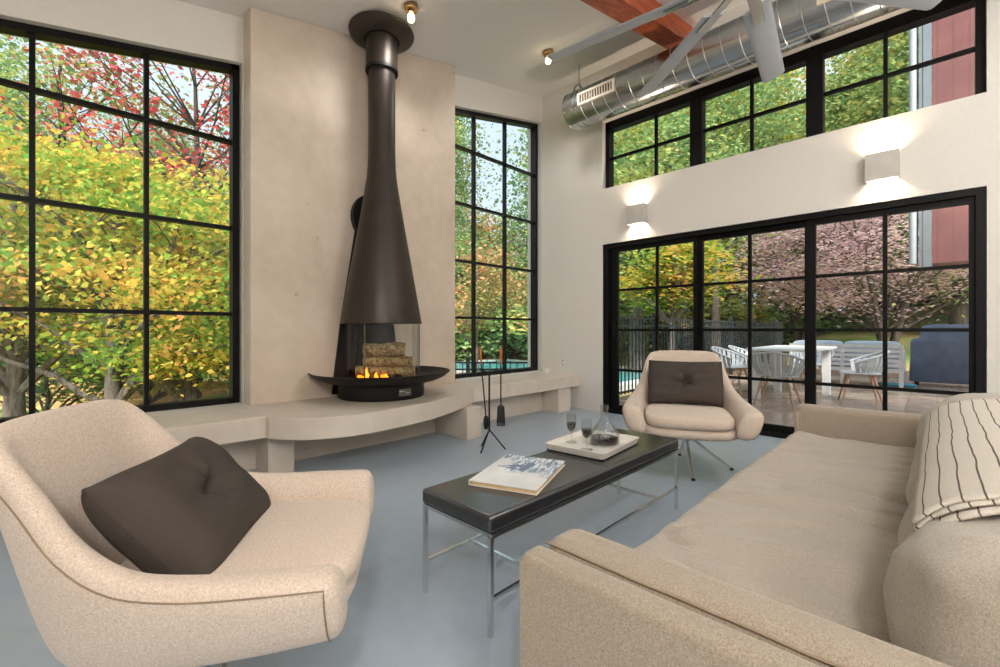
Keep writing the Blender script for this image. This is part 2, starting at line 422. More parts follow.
    for k, (p0, p1, dx, mu_y) in enumerate(((1.80, 2.837, .05, 2.246), (.815, 1.84, .09, 1.316), (-.201, .845, .05, .305))):
        m = MB(); xa, xb = XB + dx, XB + dx + .04
        g0 = {0: (1.842, 2.731), 1: (.861, 1.758), 2: (-.167, .772)}[k]
        m.box(xa, p0, .035, xb, g0[0], zt - .05); m.box(xa, g0[1], .035, xb, p1, zt - .05)
        m.box(xa, g0[0], .035, xb, g0[1], .10); m.box(xa, g0[0], 1.937, xb, g0[1], zt - .05)
        pn = m.build('door_panel', 'black_frame', door)
        mu = MB(); mu.box(xa + .006, mu_y - .015, .1, xb - .006, mu_y + .015, 1.937)
        for z in (1.478, 1.0, .522): mu.box(xa + .008, g0[0], z - .014, xb - .008, g0[1], z + .014)
        mu.build('muntins', 'black_frame', pn)
        MB().box(xa + .018, g0[0], .1, xa + .022, g0[1], 1.937).build('glass_pane', 'window_glass', pn)
    MB().box(XB + .03, 2.765, .92, XB + .05, 2.79, 1.10).build('door_handle', 'stove_black', door, bevel=.004)
room()

# ------------------------------------------------------------------ concrete fire wall, bench
YP = 3.70
def hearth():
    m = MB()
    zb = .434
    m.prism([(1.07, zb), (2.02, zb), (2.02, ceil(2.02) - .002), (1.07, ceil(1.07) - .002)], YP - .025, YA - .002, 'y')
    m.prism([(2.022, zb), (3.075, zb), (3.075, ceil(3.075) - .002), (2.022, ceil(2.022) - .002)], YP, YA - .002, 'y')
    p = m.build('trim_1', 'concrete_panel', clean=True); structure(p)
    b = thing('concrete_bench', 'long pale concrete hearth bench with bowed front running along the fireplace wall', 'bench', (1.8, 3.5, 0))
    poly = [(XL + .002, YA - .004), (XL + .002, 3.15), (1.01, 3.15)]
    arc = [(1.012, 3.10), (1.09, 2.975), (1.20, 2.868), (1.35, 2.80), (1.52, 2.772), (1.70, 2.78), (1.90, 2.806), (2.11, 2.85), (2.34, 2.93), (2.56, 3.03), (2.74, 3.12), (2.87, 3.2), (2.93, 3.235)]
    dense = []
    for i in range((len(arc) - 1) * 4 + 1): dense.append(cat(arc, i / 4))
    poly += dense + [(XB - .003, 3.235), (XB - .003, YA - .004)]
    MB().prism(poly, .29, .433, 'z').build('bench_slab', 'concrete_bench', b, bevel=.006, clean=True)
    for x0, x1, y0 in ((1.05, 1.225, 3.235), (2.66, 2.84, 3.03), (4.31, 4.56, 3.25), (-.9, -.7, 3.235)):
        MB().box(x0, y0, 0, x1, 3.50, .289).build('leg', 'concrete_bench', b, bevel=.006)
    MB().box(XL + .003, 3.502, 0, XB - .003, YA - .004, .289).build('plinth', 'concrete_bench', b)
hearth()

# ------------------------------------------------------------------ suspended-look fireplace with conical hood
def clipped(mb, name, mat, parent, y=YP - .027, **kw):
    o = mb.build(name, mat, parent, clean=True, **kw)
    me = o.data; bm = bmesh.new(); bm.from_mesh(me)
    ly = y - parent.location.y if parent.parent is None else y - parent.parent.location.y
    g = bm.verts[:] + bm.edges[:] + bm.faces[:]
    r = bmesh.ops.bisect_plane(bm, geom=g, plane_co=(0, ly, 0), plane_no=(0, 1, 0), clear_outer=True)
    ed = [e for e in r['geom_cut'] if isinstance(e, bmesh.types.BMEdge)]
    if ed: bmesh.ops.holes_fill(bm, edges=ed)
    bm.to_mesh(me); bm.free()
    return o
def fireplace():
    cx, cy = 2.028, 3.425
    f = thing('wood_fireplace', 'black conical hood fireplace with curved glass standing on the concrete bench', 'fireplace', (cx, cy, .434))
    z0 = .434
    clipped(MB().lathe([(.355, z0), (.36, z0 + .01), (.36, z0 + .115), (.34, z0 + .12)], 48, (cx, cy, 0)), 'base_drum', 'stove_black', f, smooth=35)
    # wide shallow round ash bowl, cut off flat at the wall
    under = [(.30, .548), (.40, .556), (.48, .576), (.545, .607), (.588, .645)]
    upper = [(.584, .650), (.538, .617), (.475, .588), (.40, .572), (.30, .566), (.02, .564)]
    clipped(MB().lathe(under + upper, 64, (cx, cy, 0)), 'ash_pan', 'stove_black', f, smooth=40)
    # hood
    prof = [(.331, 1.053), (.339, 1.053), (.340, 1.062)]
    for r, z in ((.298, 1.30), (.254, 1.55), (.210, 1.80), (.186, 1.94), (.162, 2.08), (.142, 2.20), (.127, 2.30), (.118, 2.40), (.1145, 2.52), (.1135, 2.7), (.1135, 3.36)): prof.append((r, z))
    hood = clipped(MB().lathe(prof, 56, (cx, cy, 0)), 'hood', 'flue_metal', f, smooth=40)
    MB().lathe([(.126, 3.22), (.138, 3.22), (.138, 3.245), (.126, 3.245)], 40, (cx, cy, 0), cap=False).build('flue_ring', 'stove_black', f, smooth=40)
    MB().lathe([(.1135, 3.24), (.133, 3.24), (.133, 3.50), (.12, 3.50)], 40, (cx, cy, 0)).build('flue_collar', 'flue_metal', f, smooth=40)
    zc = ceil(cx) - .055
    MB().lathe([(.13, zc - .06), (.15, zc - .075), (.22, zc - .055), (.265, zc - .03), (.275, zc - .012), (.272, zc - .003), (.1, zc + .0)], 48, (cx, cy, 0)).build('ceiling_disc', 'flue_metal', f, smooth=40)
    # back: leaning dark plate and firebox lining
    m = MB(); m.prism([(cx - .335, z0 + .02), (cx + .335, z0 + .02), (cx + .26, 1.06), (cx + .12, 1.9), (cx - .12, 1.9), (cx - .26, 1.06)], YP - .05, YP - .028, 'y')
    m.build('back_plate', 'stove_black', f, clean=True)
    m = MB(); 
    for i in range(24):
        pass
    m.prism([(cx - .0 + .175 * math.cos(a), 2.0 + .205 * math.sin(a)) for a in [2 * PI * k / 32 for k in range(32)]], YP - .10, YP - .051, 'y')
    m.build('wall_rosette', 'stove_black', f, clean=True, smooth=40)
    MB().box(cx - .17, YP - .075, 0.60, cx + .17, YP - .052, 1.05).build('firebox_back', 'stove_black', f)
    m = MB(); arc = [math.radians(d) for d in range(180, 361, 6)]
    rg = .316
    m.loft([[(cx + rr * math.cos(a), cy + rr * math.sin(a), z) for rr, z in ((rg, .582), (rg, 1.05), (rg - .004, 1.05), (rg - .004, .582))] for a in arc], True, True)
    m.build('curved_glass', 'clear_glass', f, smooth=40, clean=True)
    for a in (215, 330):
        a = math.radians(a); x, y = cx + .319 * math.cos(a), cy + .319 * math.sin(a)
        MB().box(x - .004, y - .004, .58, x + .004, y + .004, 1.05).build('glass_clip', 'steel_plate', f)
    a0 = math.radians(-90)
    pm = MB(); ra = .362
    pm.loft([[(cx + rr * math.cos(a), cy + rr * math.sin(a), z) for rr, z in ((ra, .468), (ra, .525), (ra - .004, .525), (ra - .004, .468))] for a in [a0 - .16 + .04 * k for k in range(9)]], True, True)
    pl = pm.build('control_plate', 'steel_plate', f, clean=True)
    for da, z, w, h, mt in ((-.12, .508, .016, .010, 'plate_white'), (-.06, .506, .04, .004, 'plate_white'), (.02, .484, .012, .006, 'ember_mark'), (.06, .492, .03, .004, 'plate_white')):
        a = a0 + da; x, y = cx + (ra + .0015) * math.cos(a), cy + (ra + .0015) * math.sin(a)
        q = MB(); t = Vector((-math.sin(a), math.cos(a), 0)) * w / 2; n = Vector((math.cos(a), math.sin(a), 0)) * .001; c = Vector((x, y, z)); u = Vector((0, 0, h / 2))
        q.add([c - t - u - n, c + t - u - n, c + t + u - n, c - t + u - n, c - t - u + n, c + t - u + n, c + t + u + n, c - t + u + n], [(0,3,2,1),(4,5,6,7),(0,1,5,4),(1,2,6,5),(2,3,7,6),(3,0,4,7)])
        q.build('plate_marking', mt, pl)
    # logs, embers, flame (things inside the fireplace)
    def log(p0, p1, r, label, seed):
        p0, p1 = Vector(p0), Vector(p1); n = 9; rn = random.Random(seed)
        t = thing('firewood_log', label, 'log', tuple((p0 + p1) / 2), 0, None)
        pts = [p0.lerp(p1, i / n) + Vector((0, 0, rn.uniform(-.006, .006))) for i in range(n + 1)]
        m = MB(); m.tube(pts, [r * rn.uniform(.93, 1.07) for _ in pts], 16, cap=False); m.build('bark', 'birch_bark', t, smooth=50)
        d = (p1 - p0).normalized(); e = MB()
        e.tube([p0 - d * .004, p0 + d * .006], r * .9, 16); e.build('cut_end', 'log_end', t)
        e = MB(); e.tube([p1 - d * .006, p1 + d * .004], r * .9, 16); e.build('cut_end', 'log_end', t)
    dx, dy = .70, -.71
    def ln(c, z, half, r, ang, lab, s):
        c_ = (c[0], c[1]); ca, sa = math.cos(ang), math.sin(ang)
        log((c_[0] - half * ca, c_[1] - half * sa, z), (c_[0] + half * ca, c_[1] + half * sa, z), r, lab, s)
    ln((cx + .055, cy - .075), .640, .19, .046, -.72, 'lowest birch log lying in the fireplace embers', 1)
    ln((cx - .03, cy + .03), .645, .17, .046, -.60, 'bark covered log at the back of the fireplace under the pile', 2)
    ln((cx + .045, cy - .04), .728, .21, .046, -.80, 'long mossy log in the middle of the stacked firewood', 3)
    ln((cx + .02, cy - .01), .830, .17, .060, -.70, 'thick pale split log topmost on the stacked firewood', 4)
    e = thing('ember_bed', 'bed of glowing orange embers under the stacked firewood', 'embers', (cx, cy - .05, .578))
    rn = random.Random(3); m = MB(); md = MB()
    for i in range(46):
        a = rn.uniform(0, 2 * PI); r = .24 * math.sqrt(rn.random()); x, y = cx + r * math.cos(a), cy - .02 + r * .9 * math.sin(a); s_ = rn.uniform(.012, .024)
        if y > YP - .1: continue
        (m if (i % 3 == 0 and x < cx + .02) else md).sup((x, y, .582 + s_), (s_, s_ * .8, s_), 2.6, 8, 5)
    m.build('glowing_coals', 'ember_glow', e)['kind'] = 'stuff'; md.build('ash_coals', 'stove_black', e)['kind'] = 'stuff'
    for x, y, h in ((cx - .215, cy - .13, .10), (cx - .17, cy - .20, .06), (cx - .10, cy - .235, .05), (cx + .20, cy - .15, .06), (cx + .15, cy - .19, .05)):
        fl = MB(); fl.tube([(x, y, .595), (x + .004, y, .60 + h * .35), (x - .005, y, .60 + h * .7), (x + .003, y, .60 + h)], [.014, .018, .010, .001], 8)
        fl.build('flame', 'flame_glow', e, smooth=60)
simple('ember_mark', (190, 60, 40), .6)
fireplace()

# ------------------------------------------------------------------ fire tools
def fire_tools():
    c = (2.58, 2.66)
    t = thing('fireplace_tool_stand', 'slim black iron tripod stand for fireplace tools in front of the bench', 'tool stand', (*c, 0))
    m = MB()
    m.tube([(c[0], c[1], .16), (c[0], c[1], .62)], .0075, 8)
    m.build('pole', 'iron_black', t)
    for a in (-35, 85, 205):
        a = math.radians(a - 10); q = MB()
        q.tube([(c[0], c[1], .17), (c[0] + .05 * math.cos(a), c[1] + .05 * math.sin(a), .11), (c[0] + .135 * math.cos(a), c[1] + .135 * math.sin(a), .006)], .006, 8)
        q.build('leg', 'iron_black', t)
    s = Vector((.7009, -.7133))
    q = MB()
    for k in (-1, 1):
        pts = [(c[0], c[1], .62)]
        for i in range(1, 7): f_ = i / 6; pts.append((c[0] + k * s.x * .085 * f_, c[1] + k * s.y * .085 * f_, .62 + .055 * f_ ** .6))
        q.tube(pts, .007, 7)
    q.build('fork_hook', 'iron_black', t)
    def tool(k, name, label, off):
        x, y = c[0] + k * s.x * off + .008 , c[1] + k * s.y * off - .008
        r = thing(name, label, 'fire tool', (x, y, .2), 0)
        lean = -k * .0 
        xb, yb = (x, y) if k > 0 else (c[0] - s.x * .02 - .02, c[1] - s.y * .02 - .02)
        P = lambda z: (xb + (x - xb) * (z - .2) / .6, yb + (y - yb) * (z - .2) / .6, z)
        MB().tube([P(.27), P(.73)], .0055, 8).build('shaft', 'iron_black', r)
        MB().tube([P(.72), P(.75), P(.82), P(.853)], [.006, .0085, .0145, .0135], 12).build('handle', 'handle_wood', r, smooth=60)
        b = MB(); p = Vector(P(.27))
        if name == 'ash_shovel':
            n = Vector((s.x, s.y, 0)); w = Vector((-s.y, s.x, 0)) 
            w2, d2 = Vector((s.x, s.y, 0)), Vector((-.7133, -.7009, 0))
            ring = lambda z, hw, dd: [(p + w2 * a + d2 * dd_)[:2] + (z,) for a, dd_ in ((-hw, dd), (hw, dd), (hw, dd - .008), (-hw, dd - .008))]
            b.loft([[tuple(q) for q in ring(z, hw, dd)] for z, hw, dd in ((.375, .016, .004), (.36, .030, .008), (.23, .036, .02), (.205, .034, .026))], True, True)
            b.build('blade', 'iron_black', r, clean=True)
            MB().tube([P(.27), P(.40)], .005, 6).build('socket', 'iron_black', r)
        else:
            b.sup((p.x, p.y, .235), (.022, .022, .06), 2.4, 12, 8); b.build('brush_head', 'iron_black', r, smooth=60)
    tool(-1, 'hearth_brush', 'hearth brush with turned wooden handle hanging closest to the fireplace', .085)
    tool(1, 'ash_shovel', 'black ash shovel with wooden handle hanging on the tool stand', .085)
fire_tools()

# ------------------------------------------------------------------ swivel armchair
def superring(B, T, n, wb, wt, N=18, e=2.8):
    B, T, n = Vector(B), Vector(T), Vector(n)
    mid, ax = (B + T) / 2, (T - B) / 2
    out = []
    for k in range(N):
        a = 2 * PI * k / N; c, s_ = math.cos(a), math.sin(a)
        q = math.copysign(abs(c) ** (2 / e), c); p = math.copysign(abs(s_) ** (2 / e), s_)
        w = wb + (wt - wb) * (q * .5 + .5)
        out.append(mid + ax * q + n * (p * w / 2))
    return out
def armchair(label):
    r = thing('swivel_armchair', label, 'armchair')
    # stations on one side: bottom (x,y,z), top (x,y,z), bottom width, top width
    S = [(.325, .40, .315, .380, .395, .506, .13, .14),
         (.325, .26, .295, .384, .25, .509, .115, .135),
         (.322, .10, .28, .380, .09, .513, .10, .125),
         (.312, -.04, .275, .362, -.05, .533, .09, .105),
         (.290, -.14, .27, .322, -.175, .600, .088, .09),
         (.25, -.215, .27, .290, -.275, .715, .085, .08),
         (.20, -.25, .27, .265, -.365, .815, .085, .075),
         (.12, -.27, .27, .205, -.402, .848, .085, .07),
         (.05, -.28, .27, .08, -.412, .854, .085, .07)]
    full = S + [(-a[0], a[1], a[2], -a[3], *a[4:]) for a in S[::-1]]
    M = 64; n = len(full) - 1; rings = []
    st = [cat(full, n * i / M) for i in range(M + 1)]
    for i, q in enumerate(st):
        a, b = st[max(0, i-1)], st[min(M, i+1)]
        tx, ty = (b[0]+b[3]) - (a[0]+a[3]), (b[1]+b[4]) - (a[1]+a[4]); l = math.hypot(tx, ty)
        nn = Vector((-ty / l, tx / l, 0)) * -1
        rings.append((Vector(q[0:3]), Vector(q[3:6]), nn, q[6], q[7], Vector((tx / l, ty / l, 0))))
    full_r = []
    for k, f in ((0, .55), (1, .82), (2, .95)):      # rounded front end of one arm
        B, T, nn, wb, wt, t = rings[0]; mid = (B + T) / 2
        off = -t * (.045 * math.sqrt(1 - f * f))
        full_r.append(superring(mid + (B - mid) * f + off, mid + (T - mid) * f + off, nn, wb * f, wt * f))
    full_r += [superring(*x[:5]) for x in rings]
    for k, f in ((2, .95), (1, .82), (0, .55)):
        B, T, nn, wb, wt, t = rings[-1]; mid = (B + T) / 2
        off = t * (.045 * math.sqrt(1 - f * f))
        full_r.append(superring(mid + (B - mid) * f + off, mid + (T - mid) * f + off, nn, wb * f, wt * f))
    sh = MB(); sh.loft(full_r, True, True); sh.build('shell', 'boucle', r, world=False, smooth=180, sub=1, clean=True)
    # seam lines along the outer rim
    for sgn in (1,):
        sm = MB(); pts = []
        first, last = superring(*rings[0][:5], 36), superring(*rings[-1][:5], 36)
        pts += [first[k] + (first[k] - sum(first, Vector()) / 36) * .012 for k in range(21, 31)]
        for x in rings: pts.append(superring(*x[:5], 36)[31])
        pts += [last[k] + (last[k] - sum(last, Vector()) / 36) * .012 for k in range(30, 20, -1)]
        sm.tube(pts, .0021, 5); sm.build('seam', 'piping', r, world=False)
    # seat pan, closing the shell below
    MB().sup((0, .075, .33), (.335, .355, .05), 3.6, 40, 14).build('seat_pan', 'boucle', r, world=False, smooth=180)
    MB().sup((0, .12, .402), (.288, .325, .052), 4.2, 44, 14).build('seat_cushion', 'boucle', r, world=False, smooth=180)
    q = MB(); q.box(-.175, -.352, .395, -.13, -.345, .43)
    # base
    MB().tube([(0, 0, .075), (0, 0, .27)], .02, 16).build('column', 'chrome', r, world=False, smooth=60)
    MB().lathe([(.02, .19), (.035, .20), (.035, .24), (.1, .262), (.1, .275)], 24).build('mount', 'chrome', r, world=False, smooth=40)
    for k in range(4):
        a = math.radians(5 + 90 * k); l = MB()
        ca, sa = math.cos(a), math.sin(a)
        l.tube([(.0, .0, .235), (.03 * ca, .03 * sa, .225), (.19 * ca, .19 * sa, .10), (.315 * ca, .315 * sa, .012)], [.010, .010, .010, .010], 10)
        l.build('leg', 'chrome', r, world=False, smooth=60)
        MB().lathe([(.012, 0), (.014, .002), (.014, .012), (.011, .016)], 12, (.312 * ca, .312 * sa, 0)).build('foot', 'stove_black', r, world=False)
    return r

def pillow_mesh(W, H, T, seed, tuft=True, N=48, wr=.010):
    """cushion in the local xz plane, thickness along y; returns one closed mesh"""
    m = MB()
    def pt(u, v, side):
        a, b = 2*u - 1, 2*v - 1
        pin = 1 - .055 * (a*a)*(1) ; pin2 = 1 - .06 * (b*b)
        x = a * W / 2 * (pin2 if abs(a) > 0 else 1) * (1 - .045 * (1 - b*b) * a*a)
        z = b * H / 2 * (1 - .07 * (1 - a*a) * b*b)
        e = max(0, (1 - a**4)) ** .5 * max(0, (1 - b**4)) ** .5
        y = T / 2 * e ** .8
        if tuft:
            rr = math.hypot(a * W, b * H)
            y -= T * .28 * math.exp(-(rr / .075) ** 2)
            y -= T * .07 * math.exp(-(b / .12) ** 2) * (1 - abs(a)) 
        rr = math.hypot(a * W, b * H); th = math.atan2(b * H, a * W)
        fold = math.cos(5 * th + .8 * math.sin(2 * th + seed)) * math.exp(-(rr / .17) ** 2) * (1 - math.exp(-(rr / .035) ** 2))
        y += e * e * (.013 * fold + wr * noise.noise((a * 1.8 + seed, b * 2.2, side * 3)))
        return (x, side * max(0.002, y) , z)
    m.grid(N, N, lambda u, v: pt(u, v, -1)); m.grid(N, N, lambda u, v: pt(1 - u, v, 1))
    # stitch the rim
    n1 = N + 1
    A = lambda i, j: i * n1 + j
    Bq = lambda i, j: n1 * n1 + (N - i) * n1 + j
    for i in range(N):
        m.f.append((A(i, 0), Bq(i, 0), Bq(i+1, 0), A(i+1, 0))); m.f.append((A(i, N), A(i+1, N), Bq(i+1, N), Bq(i, N)))
        m.f.append((A(0, i), A(0, i+1), Bq(0, i+1), Bq(0, i))); m.f.append((A(N, i), Bq(N, i), Bq(N, i+1), A(N, i+1)))
    return m
def dark_pillow(label, mat4, W=.52, H=.34, T=.17, seed=1):
    r = thing('throw_pillow', label, 'pillow')
    r.matrix_world = mat4
    b = pillow_mesh(W, H, T, seed).build('cover', 'charcoal_cotton', r, world=False, smooth=180, clean=True)
    MB().sup((0, -T * .235, 0), (.014, .007, .014), 2.2, 14, 8).build('button', 'charcoal_cotton', r, world=False, smooth=180)
    return r

def chairs():
    c1 = armchair('pale boucle swivel armchair below the big window, showing its side and one dark pillow')
    place(c1, (.337, 1.466, 0), math.radians(-35 - 90), .93)
    t = MB(); t.box(-.012, -.004, -.02, .012, .004, .02)
    c2 = copy_tree(c1); place(c2, (3.27, 1.31, 0), math.radians(205.5 - 90), .98, 'pale boucle swivel armchair standing in front of the sliding glass door')
    for ch in c1.children:                # the swivel base of this chair stands turned
        if ch.name.split('.')[0] in ('leg', 'foot'): ch.rotation_euler.z = math.radians(24)
    tg = t.build('care_tag', 'fabric_tag', c1, world=False); tg.location = (-.30, -.235, .33); tg.rotation_euler = (.25, 0, math.radians(-42))
    def pm(ch, loc, tilt, yaw=0, roll=0):
        return Matrix.Translation(ch.location) @ Matrix.Rotation(ch.rotation_euler.z, 4, 'Z') @ Matrix.Scale(ch.scale[0], 4) @ Matrix.Translation(loc) @ Matrix.Rotation(PI + yaw, 4, 'Z') @ Matrix.Rotation(-tilt, 4, 'X') @ Matrix.Rotation(roll, 4, 'Y')
    dark_pillow('charcoal tufted pillow leaning in the armchair nearest the big window', pm(c1, (0, -.06, .545), .74), .54, .39, .19, 2)
    dark_pillow('charcoal buttoned pillow propped upright in the armchair before the glass door', pm(c2, (0, -.12, .615), .34), .56, .35, .15, 5)
chairs()

# ------------------------------------------------------------------ leather bench table and the things on it
def coffee_table():
    x0, x1, y0, y1 = 1.005, 2.465, 1.03, 1.40
    t = thing('leather_bench_table', 'long low black leather table on thin chrome legs in the middle of the room', 'coffee table', ((x0+x1)/2, (y0+y1)/2, 0))
    c = MB(); c.box(x0 - .004, y0 - .004, .340, x1 + .004, y1 + .004, .396)
    c.build('leather_top', 'black_leather', t, bevel=.012, seg=3, smooth=40)
    s = MB()
    xm = (x0 + x1) / 2
    s.box(xm - .0015, y0 + .008, .3955, xm + .0015, y1 - .008, .3972)
    s.build('seam', 'stove_black', t)
    st = MB(); k = x0 + .01
    while k < x1 - .01:
        st.box(k, y0 + .016, .3962, k + .006, y0 + .0175, .3972); k += .012
    st.build('stitching', 'stitch', t)
    h = .0075
    f = MB()
    f.box(x0, y0 - .007, .325, x1, y0 + 2*h, .3395); f.box(x0, y1 - 2*h, .327, x1, y1, .3395); f.box(x0, y0 + 2*h, .327, x0 + 2*h, y1 - 2*h, .3395); f.box(x1 - 2*h, y0 + 2*h, .327, x1, y1 - 2*h, .3395)
    f.build('top_rail', 'chrome', t)
    for x in (x0, x1 - 2*h):
        for y in (y0, y1 - 2*h):
            MB().box(x, y, 0, x + 2*h, y + 2*h, .327).build('leg', 'chrome', t)
    for y in (y0, y1 - 2*h): MB().box(x0 + 2*h, y + .002, .115, x1 - 2*h, y + 2*h - .002, .127).build('stretcher', 'chrome', t)
    for x in (1.235, 2.23): MB().box(x, y0 + 2*h, .115, x + .012, y1 - 2*h, .127).build('cross_bar', 'chrome', t)

    # book
    B = [(1.162, 1.303), (1.232, 1.030), (1.602, 1.172), (1.535, 1.452)]
    ang = math.atan2(1.172 - 1.030, 1.602 - 1.232); cx, cy = 1.383, 1.239
    b = thing('picture_book', 'large hardback picture book with blue and white cover lying on the black table', 'book', (cx, cy, .3975), ang)
    L, W = .395, .275
    MB().box(-L/2, -W/2, .0, L/2, W/2, .003).build('back_cover', 'cover_edge', b, world=False)
    MB().box(-L/2 + .004, -W/2 + .004, .003, L/2 - .004, W/2 - .006, .0165).build('page_block', 'paper_edge', b, world=False)
    MB().box(-L/2, -W/2, .0165, L/2, W/2, .0195).build('front_cover', 'book_cover', b, world=False)
    MB().prism([(-L/2, W/2), (L/2, W/2), (L/2, W/2 + .003), (-L/2, W/2 + .003)], 0, .0195, 'z').build('spine', 'cover_edge', b, world=False)
    # sailing boat printed on the cover, thin ink relief
    ink = MB()
    ink.prism([(-.02, -.02), (.10, -.035), (.12, .0), (-.005, .012)], .0195, .0199, 'z')
    ink.prism([(.0, .015), (.012, .015), (.02, .11), (.012, .11)], .0195, .0199, 'z'); ink.prism([(.03, .01), (.07, .005), (.03, .10)], .0195, .0199, 'z')
    ink.build('cover_picture', 'ink_blue', b, world=False, clean=True)

    # tray
    tx, ty, ta = 1.975, 1.265, math.radians(5)
    tr = thing('serving_tray', 'square off-white tray with black underside holding the wine on the black table', 'tray', (tx, ty, .3975), ta)
    hw, hh = .215, .165
    MB().box(-hw + .012, -hh + .012, 0, hw - .012, hh - .012, .005).build('felt_base', 'felt_black', tr, world=False)
    m = MB()
    def rr(hx, hy, z, r=.02):
        out = []
        for qx, qy, a0 in ((1, 1, 0), (-1, 1, 90), (-1, -1, 180), (1, -1, 270)):
            for k in range(5):
                a = math.radians(a0 + 22.5 * k); out.append((qx * (hx - r) + r * math.cos(a), qy * (hy - r) + r * math.sin(a), z))
        return out
    m.loft([rr(hw - .012, hh - .012, .005), rr(hw, hh, .036), rr(hw - .008, hh - .008, .036), rr(hw - .018, hh - .018, .011)], True, True)
    m.build('tray_body', 'white_ceramic', tr, world=False, smooth=30, clean=True)
    zt = .3975 + .0112
    # decanter
    dx, dy = 2.03, 1.235
    d = thing('wine_decanter', 'wide bottomed clear glass decanter half filled with red wine on the tray', 'decanter', (dx, dy, zt))
    # inside faces sit just within the glass
    out = [(.062, 0), (.072, .006), (.074, .02), (.073, .04), (.066, .058), (.05, .078), (.034, .096), (.0225, .112), (.0185, .128), (.0185, .155), (.0215, .176)]
    inn = [(r - .0025, z) for r, z in out[::-1][:-1]] + [(.068, .006), (.01, .005)]
    out = [(r * 1.06, z * 1.14) for r, z in out]; inn = [(r * 1.06, z * 1.14) for r, z in inn]
    MB().lathe(out + inn, 40).build('glass_body', 'drink_glass', d, world=False, smooth=40)
    fac = MB()
    for k in range(10):
        a = 2*PI*k/10; ca, sa = math.cos(a), math.sin(a)
        fac.tube([(.0735*ca, .0735*sa, .04), (.066*ca, .066*sa, .06), (.045*ca, .045*sa, .086), (.03*ca, .03*sa, .102)], [.001, .004, .004, .001], 6)
    fac.build('cut_facets', 'drink_glass', d, world=False, smooth=60)
    MB().lathe([(.01, .0062), (.066, .0066), (.0705, .02), (.0695, .036), (.0, .0362)], 40).build('wine', 'wine', d, world=False, smooth=40)
    def glass(x, y, label):
        g = thing('wine_glass', label, 'wine glass', (x, y, zt))
        MB().lathe([(.001, .0), (.031, 0), (.031, .0015), (.008, .004), (.0032, .008), (.003, .05), (.0045, .056)], 28).build('stem_foot', 'drink_glass', g, world=False, smooth=40)
        o = [(.0045, .056), (.014, .062), (.022, .076), (.0255, .095), (.0255, .115), (.0235, .15)]
        MB().lathe(o + [(r - .0014, z) for r, z in o[::-1][:-1]] + [(.003, .058)], 28).build('bowl', 'drink_glass', g, world=False, smooth=40)
        MB().lathe([(.004, .0585), (.0125, .0635), (.0203, .077), (.0236, .094), (.0237, .104), (.0, .1042)], 28).build('wine', 'wine', g, world=False, smooth=40)
    glass(1.868, 1.236, 'stemmed glass of red wine standing right next to the decanter')
    glass(1.935, 1.375, 'stemmed glass of red wine at the back corner of the tray nearer the fireplace')
simple('stitch', (120, 118, 116), .7); simple('ink_blue', (112, 126, 152), .5)
coffee_table()

# ------------------------------------------------------------------ sofa
def wrinkle(x, y, amp=1.0):
    n = noise.noise
    wx = x + .10 * n((x * 2, y * 2.5, 7)) + .16 * y
    r1 = 1 - abs(n((wx * 4.2, y * .9, 2.3))) * 2.4
    r2 = 1 - abs(n((wx * 9.5 + 4, y * 1.5, 5.1))) * 2.4
    m = .5 + .5 * n((x * 1.3, y * 1.6, 11))
    c1 = max(0, 1 - abs(n((wx * 3.1 + 8, y * 1.1, 21))) * 9) * max(0, .40 + n((x * 1.9, y * 2.6, 31)) * 1.8)
    c2 = max(0, 1 - abs(n((wx * 6.3 + 2, y * 1.7, 25))) * 7) * max(0, .30 + n((x * 2.6 + 5, y * 3.2, 37)) * 1.8)
    return amp * (.012 * n((x * 1.6 + 3, y * 2.4, .3)) + .013 * max(0, r1) ** 1.6 * m + .007 * max(0, r2) ** 1.6 * (1.1 - m)) - .020 * min(1, c1) - .014 * min(1, c2)
def soft_slab(x0, x1, y0, y1, z0, z1, r, nx, ny, topfn):
    """rounded upholstered slab; topfn(x,y,edge)-> extra height on the top"""
    m = MB()
    hx, hy, cx, cy = (x1-x0)/2, (y1-y0)/2, (x0+x1)/2, (y0+y1)/2
    def top(u, v):
        # spread samples to the edge
        a, b = 2*u-1, 2*v-1
        a = math.copysign(1 - (1-abs(a))**1.35, a); b = math.copysign(1 - (1-abs(b))**1.35, b)
        x, y = cx + a*hx, cy + b*hy
        ex = min((1-abs(a))*hx, (1-abs(b))*hy)
        dx = max(0, r - (1-abs(a))*hx) / r; dy = max(0, r - (1-abs(b))*hy) / r
        dd = min(1, math.hypot(dx, dy))
        z = z1 - r + r * math.sqrt(max(0, 1 - dd*dd))
        return (x, y, z + topfn(x, y) * min(1, ex / (r * 1.2)))
    m.grid(nx, ny, top)
    n1 = ny + 1; edge = [i*n1 for i in range(nx+1)] + [nx*n1 + j for j in range(1, ny+1)] + [i*n1 + ny for i in range(nx-1, -1, -1)] + [j for j in range(ny-1, 0, -1)]
    o = len(m.v)
    for k in edge: x, y, z = m.v[k]; m.v.append((x, y, z0))
    L = len(edge)
    for k in range(L): a, b = edge[k], edge[(k+1) % L]; m.f.append((a, b, o + (k+1) % L, o + k))
    m.f.append(tuple(o + k for k in range(L)))
    return m
